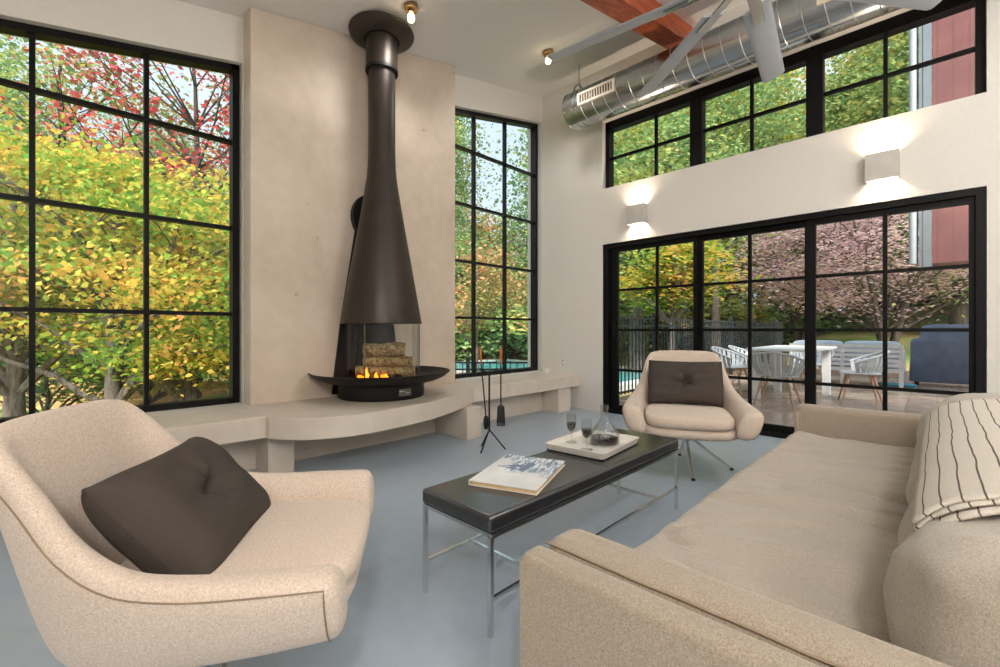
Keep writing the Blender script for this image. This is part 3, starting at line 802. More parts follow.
def sofa():
    X0, X1, YF, YB = .722, 3.50, .65, -.52
    s = thing('linen_sofa', 'large beige linen sofa with low arms along the near side of the black table', 'sofa', (2.1, .05, 0))
    b = MB(); b.box(X0 + .07, YB + .03, .08, X1 - .07, YF - .05, .20); b.build('base', 'sofa_linen', s, bevel=.015)
    for x in (X0 + .08, X1 - .13):
        for y in (YF - .13, YB + .06): MB().box(x, y, 0, x + .05, y + .05, .08).build('foot', 'stove_black', s)
    # arms: upright outer panel and an inner roll, joined by a piped groove
    def arm(xo, sg, lab):
        a = MB()
        a = soft_slab(min(xo, xo + sg*.066), max(xo, xo + sg*.066), YB, YF, .07, .518, .018, 10, 60, lambda x, y: .0035 * noise.noise((x*6, y*5, 2)))
        ap = a.build('arm', 'sofa_linen', s, smooth=50, clean=True)
        xi = xo + sg*.0665
        rl = soft_slab(min(xi, xi + sg*.125), max(xi, xi + sg*.125), YB + .05, YF - .006, .20, .532, .04, 18, 60, lambda x, y: .008 * noise.noise((x*4, y*3.4, 5)) - .004 * noise.noise((x*9, y*9, 1)))
        rl.build('arm_roll', 'sofa_linen', ap, smooth=60, clean=True)
        p = MB(); p.tube([(xi + sg*.004, YB + .08 + (YF - YB - .095) * i / 30, .519 + .003 * noise.noise((i * .4, 0, 1))) for i in range(31)], .0026, 6)
        p.build('piping', 'piping', ap, smooth=60)
    arm(X0, 1, ''); arm(X1, -1, '')
    bk = soft_slab(X0 + .0, X1, YB - .06, YB + .05, .07, .53, .02, 70, 10, lambda x, y: 0); bk.build('backrest', 'sofa_linen', s, smooth=50, clean=True)
    sc = soft_slab(X0 + .196, X1 - .196, YB + .12, YF + .005, .20, .362, .05, 420, 110, lambda x, y: 1.35 * wrinkle(x, y, 2.2) + .012 * math.sin(PI * (x - .9) / 2.4))
    sc.build('seat_cushion', 'cushion_linen', s, smooth=180, clean=True)
    # loose back cushions, plump
    def back(xa, xb, seed, ytop, zt):
        m = MB(); N = 70; W = 20
        rings = []
        for i in range(N + 1):
            u = i / N; a = 2*u - 1; e = max(0, 1 - abs(a) ** 5) ** .5
            ring = []
            cy_, cz_ = -.176, .50
            for k in range(60):
                th = 2*PI*k/60; c, s_ = math.cos(th), math.sin(th)
                # section: leaning plump cushion
                py = math.copysign(abs(c) ** .72, c) * .235; pz = math.copysign(abs(s_) ** .80, s_) * (zt - .345) / 2
                lean = -.30 * pz
                f = .50 + .50 * e
                f2 = .82 + .18 * e
                wob = .014 * noise.noise((a*3 + seed, c*1.5, s_*1.5)) + .006 * max(0, 1 - 2.0 * abs(noise.noise((a*2.2 + seed + c*1.2, c*1.0, s_*2.0)))) ** 2
                ring.append((xa + (xb - xa) * u, cy_ + (py + wob) * f + lean + .0, (zt + .355) / 2 + (pz + wob) * f2))
            rings.append(ring)
        m.loft(rings, True, True); m.build('back_cushion', 'back_linen', s, smooth=180, clean=True)
    back(.94, 1.79, 1.3, 0, .675); back(1.80, 2.52, 4.1, 0, .675) ; back(2.53, 3.28, 7.7, 0, .70)

    # folded striped throw lying over the back cushions
    t = thing('striped_throw', 'folded cream wool throw with thin dark stripes draped over the sofa back', 'blanket', (1.75, -.2, .6))
    def layer(xa, xb, lift, name, s0, s1, sag=0):
        nu, nv = 50, 40
        m = MB(); uvs = []
        P = []
        for j in range(nv + 1):
            q = s0 + (s1 - s0) * j / nv; P.append(cat(path, q * (len(path) - 1)))
        ss = [0.0]
        for j in range(nv): ss.append(ss[-1] + math.hypot(P[j+1][0]-P[j][0], P[j+1][1]-P[j][1]))
        def pt(u, v):
            j = min(nv, round(v * nv)); y, z = P[j]
            a, b = P[max(0, j-1)], P[min(nv, j+1)]
            ty, tz = b[0]-a[0], b[1]-a[1]; l = math.hypot(ty, tz); n_ = (tz / l, -ty / l)
            x = xa + (xb - xa) * u
            w = .004 * noise.noise((x*4, v*5, lift*40)) + .001 * math.sin(x * 7 + v * 6)
            taper = .012 * smoothstep(2.2, 2.7, x)
            off = lift + w
            return (x + .012 * noise.noise((v*7, lift*90, 2)), y + n_[0]*off, z + n_[1]*off + taper)
        m.grid(nu, nv, pt)
        o = m.build(name, 'striped_wool', t, smooth=180)
        me = o.data; uv = me.uv_layers.new(name='UVMap'); base = s0 * .9
        for lp in me.loops:
            j = lp.vertex_index % (nv + 1); uv.data[lp.index].uv = (0, base + ss[j])
        so = o.modifiers.new('thick', 'SOLIDIFY'); so.thickness = .007; so.offset = 0
        return o
    # follow the section of the plump cushions, a little outside it
    path = []
    for i in range(13):
        th = math.radians(14 + 152 * i / 12); c, s_ = math.cos(th), math.sin(th); hz = .178
        py, pz = math.copysign(abs(c) ** .72, c) * .250, s_ ** .80 * hz
        path.append((-.176 + py - .30 * pz, .5265 + pz + .018))
    layer(1.235, 2.66, -.012 - .0, 'bottom_fold', 0.03, .98); layer(1.225, 2.64, -.021, 'middle_fold', .015, .98); layer(1.20, 2.66, -.032, 'top_fold', .0, .99)
    # rounded folded edge linking the layers at the front end
sofa()

# ------------------------------------------------------------------ candle and tumbler on the bench end
def bench_items():
    c = thing('candle_jar', 'small white candle jar on the end of the concrete bench by the window', 'candle', (4.585, 3.66, .4335))
    MB().lathe([(.046, 0), (.05, .004), (.05, .062), (.046, .066), (.043, .062), (.042, .05)], 28).build('jar', 'white_ceramic', c, world=False, smooth=40)
    MB().lathe([(.0415, .035), (.0415, .052), (.003, .0535)], 24).build('wax', 'candle_wax', c, world=False)
    MB().tube([(0, 0, .052), (.001, 0, .062)], .0012, 6).build('wick', 'stove_black', c, world=False)
    y, z = 3.50, .575
    o = thing('wall_outlet', 'small white electrical outlet plate on the wall above the bench end', 'outlet', (XB, y, z))
    MB().box(XB - .007, y - .038, z - .058, XB - .0005, y + .038, z + .058).build('cover_plate', 'plate_white', o, bevel=.002)
    for k in (-1, 1):
        q = thing_part = MB(); q.prism([(y + .016 * math.cos(a), z + k * .026 + .018 * math.sin(a)) for a in [2 * PI * i / 16 for i in range(16)]], XB - .009, XB - .007, 'x')
        sk = q.build('socket', 'socket_grey', o, clean=True)
        for d in (-.006, .006): MB().box(XB - .0098, y + d - .001, z + k * .026 - .004, XB - .0091, y + d + .001, z + k * .026 + .006).build('slot', 'stove_black', sk)
simple('socket_grey', (190, 190, 188), .5)
bench_items()

# ------------------------------------------------------------------ ceiling: beam, duct, fan, lamps
def ceiling_things():
    m = MB(); x0, x1 = XL + .002, XB - .002
    m.prism([(x0, ceil(x0) - .19), (x1, ceil(x1) - .19), (x1, ceil(x1) - .002), (x0, ceil(x0) - .002)], 1.83, 2.03, 'y')
    structure(m.build('ceiling_beam', 'beam_wood', clean=True))
    # spiral duct
    xc, zc, r = 4.35, 3.57, .2
    d = thing('air_duct', 'round galvanised spiral air duct running above the upper windows', 'air duct', (xc, 0, zc - r))
    n = 40; Y0, Y1 = -3.4, 3.07
    m = MB()
    ys = [Y1, Y0]
    m.loft([[(xc + r*math.cos(2*PI*k/n), y, zc + r*math.sin(2*PI*k/n)) for k in range(n)] for y in ys], True, True)
    m.build('duct_tube', 'galvanised', d, smooth=40, clean=True)
    sp = MB(); pitch = .148; pts = []
    y = Y1 - .15; a = 0; steps = int((y - (-1.2)) / pitch * 28)
    for i in range(steps):
        a = 2*PI*i/28; pts.append((xc + (r + .001)*math.cos(a), y - pitch * i / 28, zc + (r + .001)*math.sin(a)))
    sp.tube(pts, .0042, 5); sp.build('spiral_seam', 'seam_metal', d, smooth=60)
    rim = MB()
    for yy in (Y1, Y1 - .16):
        rim.loft([[(xc + q*math.cos(2*PI*k/n), yy + w, zc + q*math.sin(2*PI*k/n)) for k in range(n)] for q, w in ((r, -.008), (r + .006, -.008), (r + .006, .004), (r, .004))], True, False)
    rim.build('end_rim', 'galvanised', d, smooth=40)
    def vent(ya, yb, ang):
        # register plate set on the room side of the duct
        ca, sa = math.cos(ang), math.sin(ang)
        def P(t, rr, y): return (xc + rr*ca - t*sa, y, zc + rr*sa + t*ca)
        def slab(mb, t0, t1, r0, r1, y0, y1):
            mb.add([P(t0,r0,y0),P(t1,r0,y0),P(t1,r0,y1),P(t0,r0,y1),P(t0,r1,y0),P(t1,r1,y0),P(t1,r1,y1),P(t0,r1,y1)], [(0,3,2,1),(4,5,6,7),(0,1,5,4),(1,2,6,5),(2,3,7,6),(3,0,4,7)])
        f = MB(); h = .066; w = .022; r0, r1 = r - .035, r + .014
        slab(f, -h, -h + w, r0, r1, ya, yb); slab(f, h - w, h, r0, r1, ya, yb); slab(f, -h + w, h - w, r0, r1, ya, ya + w * 1.3); slab(f, -h + w, h - w, r0, r1, yb - w * 1.3, yb)
        v = f.build('vent_register', 'grille_cream', d, clean=True)
        g = MB(); slab(g, -h + w, h - w, r0, r - .001 + .002, ya + w, yb - w); g.build('vent_opening', 'grille_dark', v, clean=True)
        l = MB(); k = ya + w * 1.3 + .02
        while k < yb - w * 1.4: slab(l, -h + w, h - w, r + .001, r1 - .003, k, k + .009); k += .032
        l.build('vent_louvres', 'grille_cream', v)
    vent(2.40, 2.86, math.radians(180 + 2)); vent(.26, .66, math.radians(180 + 2))
    for yy in (2.98, -.9):
        h = MB()
        h.loft([[(xc + q*math.cos(2*PI*k/n), yy + w, zc + q*math.sin(2*PI*k/n)) for k in range(n)] for q, w in ((r + .001, -.022), (r + .006, -.022), (r + .006, .022), (r + .001, .022))], True, False)
        h.tube([(xc - .10, yy, zc + .17), (xc - .085, yy, zc + .235), (xc, yy, zc + .30), (xc + .085, yy, zc + .235), (xc + .10, yy, zc + .17)], .012, 8)
        h.tube([(xc, yy, zc + .29), (xc, yy, ceil(xc) - .003)], .006, 8)
        h.build('hanger', 'galvanised', d, smooth=50)
    # large ceiling fan
    fx, fy, fz = 2.63, .72, 2.90
    f = thing('ceiling_fan', 'huge silver ceiling fan with eight long flat blades', 'ceiling fan', (fx, fy, fz))
    MB().lathe([(.02, .0), (.12, .0), (.135, .015), (.135, .05), (.12, .08), (.05, .14), (.05, .2)], 40, (fx, fy, fz)).build('hub', 'fan_silver', f, smooth=40)
    MB().tube([(fx, fy, fz + .18), (fx, fy, ceil(fx) - .005)], .022, 16).build('downrod', 'fan_silver', f, smooth=60)
    MB().lathe([(.03, -.14), (.09, -.10), (.11, -.0)], 28, (fx, fy, ceil(fx) - .005)).build('canopy', 'fan_silver', f, smooth=40)
    for k in range(8):
        a = math.radians(7.5 + 45 * k); ca, sa = math.cos(a), math.sin(a); m = MB(); rings = []
        for rr in (.30, .32, 1.20, 1.215, 1.22):
            w = .072; sc = {1.215: .9, 1.22: .6}.get(rr, 1)
            ring = []
            for q in range(14):
                th = 2*PI*q/14; cx_ = math.cos(th) * w * sc; tz = math.sin(th) * .012 * sc - .021 * (cx_ / w)
                ring.append((fx + ca*rr - sa*cx_, fy + sa*rr + ca*cx_, fz + tz))
            rings.append(ring)
        m.loft(rings, True, True); bl = m.build('blade', 'fan_silver', f, smooth=60, clean=True)
        q = MB(); 
        t = lambda rr, c_, z: (fx + ca*rr - sa*c_, fy + sa*rr + ca*c_, fz + z)
        pts = [t(.12, -.03, -.006), t(.44, -.03, -.008), t(.44, .03, -.03), t(.12, .03, -.028)]
        q.add(pts + [(p[0], p[1], p[2] + .01) for p in pts], [(0,3,2,1),(4,5,6,7),(0,1,5,4),(1,2,6,5),(2,3,7,6),(3,0,4,7)])
        q.build('blade_iron', 'galvanised', bl)
ceiling_things()

def add_light(name, kind, loc, power, rgb, parent=None, **kw):
    l = bpy.data.lights.new(name, kind); l.energy = power; l.color = rgb
    for k, v in kw.items(): setattr(l, k, v)
    o = bpy.data.objects.new(name, l); COL.objects.link(o)
    if parent is not None and parent.name in XF: loc = tuple(XF[parent.name].inverted() @ Vector(loc)); o.parent = parent
    o.location = loc
    return o
WARM = (1.0, .80, .60)
NEUT = (1.0, .965, .935)
def lamps():
    def ceil_lamp(x, y, label, power, group=None):
        z = ceil(x)
        t = thing('ceiling_spotlight', label, 'ceiling light', (x, y, z - .14), 0, group)
        MB().lathe([(.055, -.028), (.058, -.022), (.058, .012)], 24, (x, y, z - .012)).build('ceiling_plate', 'brass', t, smooth=40)
        MB().lathe([(.014, -.055), (.026, -.05), (.026, -.025), (.02, -.02)], 20, (x, y, z - .012)).build('socket', 'brass', t, smooth=40)
        MB().lathe([(.006, -.13), (.024, -.118), (.030, -.098), (.027, -.075), (.014, -.052)], 20, (x, y, z - .012)).build('bulb', 'bulb_glow', t, smooth=60)
        l = add_light('bulb_light', 'SPOT', (x, y, z - .16), power, NEUT, t, spot_size=math.radians(165), spot_blend=.6, shadow_soft_size=.09)
    ceil_lamp(2.066, 3.04, 'small brass ceiling bulb lamp close to the chimney disc', 20)
    ceil_lamp(3.745, 2.96, 'small brass ceiling bulb lamp near the end of the air duct', 20)
    for x, y, k in ((2.6, -1.0, .68), (3.0, -2.6, .66), (-.8, -.9, 1.25), (-.8, -2.7, 1.2)):  # globe lamps added out of view as fill light for the room
        z = ceil(x)
        t = thing('added_fill_globe', 'added clear glass globe fill lamp hanging from the ceiling out of view', 'ceiling light', (x, y, z - .74), 0, 'added globe fill lamps out of view')
        MB().lathe([(.02, -.03), (.06, -.02), (.06, -.003)], 20, (x, y, z)).build('canopy', 'brass', t, smooth=40)
        MB().tube([(x, y, z - .03), (x, y, z - .57)], .005, 8).build('stem', 'brass', t)
        m = MB(); m.sup((x, y, z - .64), (.10, .10, .10), 2, 24, 12); m.build('globe', 'clear_glass', t, smooth=180)
        add_light('fill_light', 'POINT', (x, y, z - .64), FILL * k, NEUT, t, shadow_soft_size=.08)
    def sconce(x, y, sg, z, label):
        t = thing('wall_sconce', label, 'wall lamp', (x, y, z - .108))
        d = .10; xw = x; xo = x + sg * d; h, w = .108, .104
        a = MB()
        a.box(xo - sg*.008, y - w, z - h, xo, y + w, z + h); 
        for s_ in (-1, 1): a.box(xw + sg*.003, y + s_*w, z - h, xo - sg*.008, y + s_*(w - .008), z + h)
        a.build('shade', 'sconce_shell', t)
        b = MB(); b.box(xw + sg*.002, y - .06, z - .05, xw + sg*.02, y + .06, z + .05); b.build('back_plate', 'plate_white', t)
        g = MB(); g.box(xw + sg*.022, y - .07, z - .03, xw + sg*.05, y + .07, z + .03); g.build('lamp_strip', 'sconce_glow', t)
        for s_ in (-1, 1):
            l = add_light('sconce_light', 'AREA', (xw + sg*.05, y, z + s_*.06), SCONCE * (1.15 if s_ > 0 else .75), WARM, t, shape='RECTANGLE', size=.05, size_y=.15, spread=math.radians(130))
            l.rotation_euler = (PI, 0, 0) if s_ > 0 else (0, 0, 0)
    sconce(XB, 2.432, -1, 2.31, 'square white up-and-down wall lamp over the glass door panel behind the armchair')
    sconce(XB, .314, -1, 2.31, 'square white up-and-down wall lamp over the door panel that shows the covered grill')
    sconce(XL, 2.432, 1, 2.31, 'square white wall lamp on the wall opposite the glass door, nearer the fireplace bench')
    sconce(XL, .314, 1, 2.31, 'square white wall lamp on the wall opposite the glass door, further from the bench')
simple('sconce_shell', (196, 190, 183), .6)
FILL, SCONCE = 66, 2.7
lamps()

# ------------------------------------------------------------------ outside
def ground_h(x, y):
    d = .7133 * x + .7009 * y
    h = -.52 + .10 * max(0, d - 22) + .12 * max(0, x - 12.9) * smoothstep(6.5, 3.5, y)
    h -= .55 * smoothstep(4.5, 1.5, x) * smoothstep(5, 9, y)
    return h
def outside():
    m = MB(); N = 90
    def g(u, v):
        x, y = -28 + 90 * u, -26 + 88 * v
        return (x, y, ground_h(x, y) + .05 * noise.noise((x * .3, y * .3, 0)) - (.1 if x < 13.5 and y < 6 else 0))
    m.grid(N, N, g); structure(m.build('ground', 'lawn_leaf_litter', smooth=180))
    structure(MB().box(XB + .21, -7, -.45, 12.7, 3.5, -.035).build('terrace_floor', 'deck_board'))
    structure(MB().box(12.71, -7, -.6, 13.0, 3.5, .12).build('terrace_step', 'deck_board'))
    pw = MB(); px0, px1, py0, py1 = 10.4, 15.6, 6.2, 15.2
    pool = structure(MB().box(px0, py0, -.60, px1, py1, -.47).build('swimming_pool', 'pool_water'))
    c = MB(); k = .45
    c.box(px0 - k, py0 - k, -.65, px1 + k, py0, -.43); c.box(px0 - k, py1, -.65, px1 + k, py1 + k, -.43); c.box(px0 - k, py0, -.65, px0, py1, -.43); c.box(px1, py0, -.65, px1 + k, py1, -.43)
    c.build('pool_coping', 'coping', pool)

    # black metal fences
    def metal_fence(label, a, b, zf, h, sp, step):
        a, b = Vector((*a, 0)), Vector((*b, 0)); L = (b - a).length; d = (b - a) / L
        f = thing('metal_fence', label, 'fence', (a.x, a.y, zf), math.atan2(d.y, d.x))
        p = MB()
        for z in (.10, h - .12, h): p.box(0, -.014, z - .03, L, .014, z)
        x = sp
        while x < L: p.box(x - .008, -.008, .05, x + .008, .008, h + .0); x += sp
        p.build('picket_panel', 'fence_black', f, world=False)
        n = max(1, round(L / step))
        for i in range(n + 1):
            q = MB(); x = L * i / n; q.box(x - .035, -.035, 0, x + .035, .035, h + .06); q.box(x - .042, -.042, h + .06, x + .042, .042, h + .085)
            q.build('post', 'fence_black', f, world=False)
        return f
    f1 = metal_fence('tall black metal picket fence along the edge of the terrace behind the white chairs', (5.3, 3.42), (15.0, 3.42), -.035, 1.24, .115, 1.9)
    gp = MB().box(9.72, -.03, .1, 10.15, .03, 1.24)
    gt = thing('fence_gate', 'solid dark narrow gate at the far end of the black picket fence', 'gate', (15.06, 3.42, -.1))
    gm = MB(); gm.box(0, -.03, .16, .75, .03, 1.30); gm.build('gate_panel', 'fence_black', gt, world=False)
    for x in (.04, .71): MB().box(x - .04, -.04, 0, x + .04, .04, 1.36).build('post', 'fence_black', gt, world=False)
    metal_fence('low black picket fence before the turquoise pool, seen through the narrow window', (4.2, 6.9), (6.2, 4.9), -.56, 1.0, .12, 1.4)

    # cedar board fence in the side garden
    def cedar(a, b, label):
        a, b = Vector((*a, 0)), Vector((*b, 0)); L = (b - a).length; d = (b - a) / L
        f = thing('board_fence', label, 'fence', (a.x, a.y, ground_h(a.x, a.y) - .05), math.atan2(d.y, d.x))
        for k in range(3):
            MB().box(0, -.012, .04 + .24 * k, L, .012, .26 + .24 * k).build('board', 'fence_cedar', f, world=False)
        n = round(L / 1.5)
        for i in range(n + 1): MB().box(L * i / n - .05, .013, 0, L * i / n + .05, .1, .80).build('post', 'fence_cedar', f, world=False)
    cedar((-1.2, 17.6), (5.2, 12.2), 'low tan board fence beyond the maple trunks in the side garden')

    # dining chairs
    def dining_chair():
        r = thing('dining_chair', 'x', 'chair')
        MB().sup((0, 0, .43), (.245, .235, .022), 2.8, 32, 8).build('seat', 'shell_grey', r, world=False, smooth=60)
        rail = []; low = []
        for i in range(31):
            a = math.radians(-35 - 220 * i / 30 + 180 + 75 - 40) ; a = math.radians(-20 + 220 * i / 30 + 180 - 0) 
            t_ = abs(i - 15) / 15
            zt = .745 - .17 * t_ ** 1.5
            rail.append((.305 * math.cos(a) , .295 * math.sin(a) - .01, zt)); low.append((.222 * math.cos(a), .215 * math.sin(a), .43))
        b = MB(); b.tube(rail, .016, 8)
        for i in range(1, 30, 2):
            p, q = Vector(low[i]), Vector(rail[i]); tn = (Vector(rail[i+1]) - Vector(rail[i-1])).normalized() * .024; n = Vector((q.x, q.y, 0)).normalized() * .004
            mid = (p + q) / 2 + Vector((q.x, q.y, 0)).normalized() * .015
            b.loft([[tuple(s - tn - n), tuple(s + tn - n), tuple(s + tn + n), tuple(s - tn + n)] for s in (p, mid, q)], True, True)
        b.build('backrest', 'shell_grey', r, world=False, clean=True)
        for sx, sy in ((1, 1), (-1, 1), (1, -1), (-1, -1)):
            MB().tube([(.14*sx, .13*sy, .415), (.235*sx, .225*sy, 0)], [.019, .011], 10).build('leg', 'leg_oak', r, world=False, smooth=60)
        return r
    zt = -.034
    c0 = dining_chair()
    spots = [(6.82, 1.52, -90, 'white slatted terrace chair at the table end nearest the glass door'),
             (8.05, .78, 12, 'white slatted chair on the near long side of the terrace table, turned sideways'),
             (7.95, 2.42, 176, 'white slatted chair on the fence side of the terrace table, nearest the armchair'),
             (8.75, 2.40, 183, 'white slatted chair half hidden, second along the fence side of the terrace table'),
             (9.45, 1.58, 90, 'white slatted chair at the far end of the terrace table before the slatted sofa')]
    for i, (x, y, a, lab) in enumerate(spots):
        o = c0 if i == 0 else copy_tree(c0)
        place(o, (x, y, zt), math.radians(a), None, lab); o['group'] = 'chairs around the terrace table'
    t = thing('dining_table', 'white rectangular outdoor dining table on the terrace', 'table', (8.1, 1.6, zt))
    MB().box(7.22, 1.16, .70, 9.0, 2.02, .735).build('tabletop', 'outdoor_white', t, bevel=.006)
    for x in (7.45, 8.72):
        for y in (1.22, 1.90): MB().box(x, y, zt, x + .1, y + .1, .70).build('leg', 'outdoor_white', t)
    # slatted sofa
    s = thing('outdoor_sofa', 'white slatted outdoor sofa with pale blue cushions, its back to the house', 'sofa', (10.8, 1.3, zt))
    x0, y0, y1 = 10.45, .42, 2.12
    for x in (x0, x0 + .75):
        for y in (y0, (y0 + y1) / 2 - .03, y1 - .06): MB().box(x, y, zt, x + .06, y + .06, .72 if x == x0 else .60).build('leg', 'outdoor_white', s)
    b = MB()
    for k in range(5): b.box(x0 - .012, y0 + .002, .34 + .085 * k, x0 - .001, y1 - .002, .395 + .085 * k)
    b.build('back_slats', 'outdoor_white', s)
    MB().box(x0 + .004, y0 + .004, .24, x0 + .8, y1 - .004, .31).build('seat_frame', 'outdoor_white', s)
    for yy in (y0 + .0, y1 - .05): MB().box(x0 + .003, yy + .003, .60, x0 + .83, yy + .047, .64).build('armrest', 'outdoor_white', s)
    MB().sup((x0 + .44, (y0 + y1)/2, .385), (.35, .8, .075), 6, 40, 10).build('seat_cushion', 'outdoor_cushion', s, smooth=60)
    for k in range(2):
        yc = y0 + .44 + .82 * k
        MB().sup((x0 + .16, yc, .62), (.09, .405, .18), 6, 32, 12).build('back_cushion', 'outdoor_cushion', s, smooth=60)
    # covered grill
    g = thing('covered_grill', 'barbecue grill under a slate blue fabric cover standing on the terrace', 'grill', (11.7, -.12, zt))
    m = MB(); rings = []
    for z, hx, hy, e in ((.07, .31, .50, 8), (.10, .315, .505, 8), (.5, .30, .485, 8), (.80, .31, .49, 7), (.86, .30, .47, 6), (.90, .27, .36, 5), (1.06, .25, .33, 5), (1.12, .20, .30, 4), (1.135, .05, .12, 3)):
        ring = []
        for k in range(56):
            a = 2*PI*k/56; c, s_ = math.cos(a), math.sin(a)
            x, y = math.copysign(abs(c)**(2/e), c)*hx, math.copysign(abs(s_)**(2/e), s_)*hy
            w = .022 * noise.noise((a * 2.2, z * 3, 1)) + .012 * noise.noise((a * 7, z * 6, 4))
            ring.append((11.7 + x * (1 + w), -.12 + y * (1 + w), zt + z + .015 * noise.noise((a * 3, z, 8))))
        rings.append(ring)
    m.loft(rings, True, True); m.build('fabric_cover', 'grill_cover', g, smooth=50)
    for sx in (-1, 1):
        for sy in (-1, 1): MB().tube([(11.7 + sx*.22, -.12 + sy*.40, zt), (11.7 + sx*.22, -.12 + sy*.40, zt + .1)], .03, 10).build('wheel_leg', 'stove_black', g)
    mt = thing('pool_mat', 'small turquoise foam mat lying on the terrace beside the covered grill', 'mat', (11.1, .55, zt), math.radians(12))
    MB().sup((0, 0, .022), (.16, .28, .02), 5, 28, 8).build('foam_pad', 'mat_turquoise', mt, world=False, smooth=60)
    # red sided wing of the house, upper floor overhanging
    w = MB(); w.box(8.0, -4.2, 1.86, 9.0, .045, 7.2); structure(w.build('wall_wing', 'red_siding'))
    q = MB(); q.box(7.95, .05, 1.80, 8.25, .13, 7.2); q.box(7.96, .135, 1.80, 8.1, .17, 7.2); structure(q.build('trim_2', 'trim_grey'))
    gq = thing('downpipe', 'white rain downpipe on the corner of the red sided wing', 'pipe', (8.02, .22, 1.86))
    MB().tube([(8.02, .225, 1.87), (8.02, .225, 7.1)], .045, 14).build('pipe', 'gutter_white', gq, smooth=60)
    structure(MB().box(8.6, -4.0, ground_h(8.6, -4) , 8.85, -3.7, 1.86).build('wing_column', 'trim_grey'))
outside()

# ------------------------------------------------------------------ trees
def leaf_mesh(name, C, size, rng, mat, up=.6):
    n = len(C)
    nrm = rng.normal(size=(n, 3)); nrm /= np.linalg.norm(nrm, axis=1)[:, None]
    nrm = nrm * (1 - up) + np.array([0, 0, 1.0]) * up; nrm /= np.linalg.norm(nrm, axis=1)[:, None]
    r = rng.normal(size=(n, 3)); a = np.cross(nrm, r); a /= np.linalg.norm(a, axis=1)[:, None]; b = np.cross(nrm, a)
    s = size * rng.uniform(.65, 1.25, size=(n, 1))
    V = np.empty((n, 4, 3)); V[:, 0] = C - a * s * .55; V[:, 1] = C + b * s * .40 + nrm * s * .10; V[:, 2] = C + a * s * .55; V[:, 3] = C - b * s * .40 + nrm * s * .10
    me = bpy.data.meshes.new(name)
    me.vertices.add(4 * n); me.vertices.foreach_set('co', V.reshape(-1).astype(np.float32))
    me.loops.add(4 * n); me.loops.foreach_set('vertex_index', np.arange(4 * n, dtype=np.int32))
    me.polygons.add(n); me.polygons.foreach_set('loop_start', np.arange(0, 4 * n, 4, dtype=np.int32)); me.polygons.foreach_set('loop_total', np.full(n, 4, dtype=np.int32))
    me.update(calc_edges=True); me.validate(); me.materials.append(MATS[mat])
    return me
def tree(name, label, loc, H, rx, z0, z1, clumps, per, leaf, mat, seed, r0=.16, csz=(.7, .28), bark='bark', group=None, up=.55, multi=1, shell=.45, trunk_top=.82):
    rng = np.random.default_rng(seed); rn = random.Random(seed)
    root = thing(name, label, 'tree', loc, 0, group)
    cz, hz = (z0 + z1) / 2, (z1 - z0) / 2
    cl = []
    while len(cl) < clumps:
        p = Vector((rn.uniform(-1, 1), rn.uniform(-1, 1), rn.uniform(-1, 1))); l = p.length
        if shell < l < 1: cl.append(Vector((p.x * rx, p.y * rx, cz + p.z * hz)))
    tr = MB(); tops = []
    for q in range(multi):
        a = 2 * PI * q / multi + 1; lean = (.0 if multi == 1 else .28) * H
        n = 9; pts = []; rs = []
        for i in range(n + 1):
            f = i / n; pts.append(Vector((lean * f ** 1.2 * math.cos(a) + rn.uniform(-.05, .05) * f * 2, lean * f ** 1.2 * math.sin(a) + rn.uniform(-.05, .05) * f * 2, -.15 + (trunk_top * H + .15) * f)))
            rs.append(r0 * ((1 + .35 * (1 - f) ** 6) if True else 1) * (1 - .82 * f) / (1 if multi == 1 else 1.2))
        tr.tube(pts, rs, 10); tops.append((pts, rs))
    for k, c in enumerate(cl[:34]):
        pts, rs = tops[k % multi]
        want = c.z - .45 * math.hypot(c.x, c.y) - .1 * H
        i = min(range(1, len(pts)), key=lambda j: abs(pts[j].z - max(z0 * .6, want)))
        s_, r_ = pts[i], rs[i] * .55
        m1 = s_.lerp(c, .4) + Vector((rn.uniform(-.15, .15), rn.uniform(-.15, .15), .12)); m2 = s_.lerp(c, .75) + Vector((rn.uniform(-.15, .15), rn.uniform(-.15, .15), .1))
        tr.tube([s_, m1, m2, c], [r_, r_ * .6, r_ * .35, .008], 6)
        for q in range(2):
            e = c + Vector((rn.gauss(0, csz[0] * .8), rn.gauss(0, csz[0] * .8), rn.gauss(0, csz[1])))
            tr.tube([m2, m2.lerp(e, .6) + Vector((0, 0, .05)), e], [r_ * .3, r_ * .2, .005], 5)
    o = tr.build('trunk', bark, root, world=False, smooth=60)
    P = np.concatenate([np.array(c)[None] + rng.normal(size=(per, 3)) * np.array([csz[0], csz[0], csz[1]]) * rn.uniform(.7, 1.25) for c in cl])
    me = leaf_mesh('foliage', P, leaf, rng, mat, up)
    fo = bpy.data.objects.new('foliage', me); COL.objects.link(fo); fo.parent = root
    return root
def at(u, d):
    r = (u - 500) / 445.; x = d * (.7133 + r * .7009); y = d * (.7009 - r * .7133)
    return (x, y, ground_h(x, y) - .02)

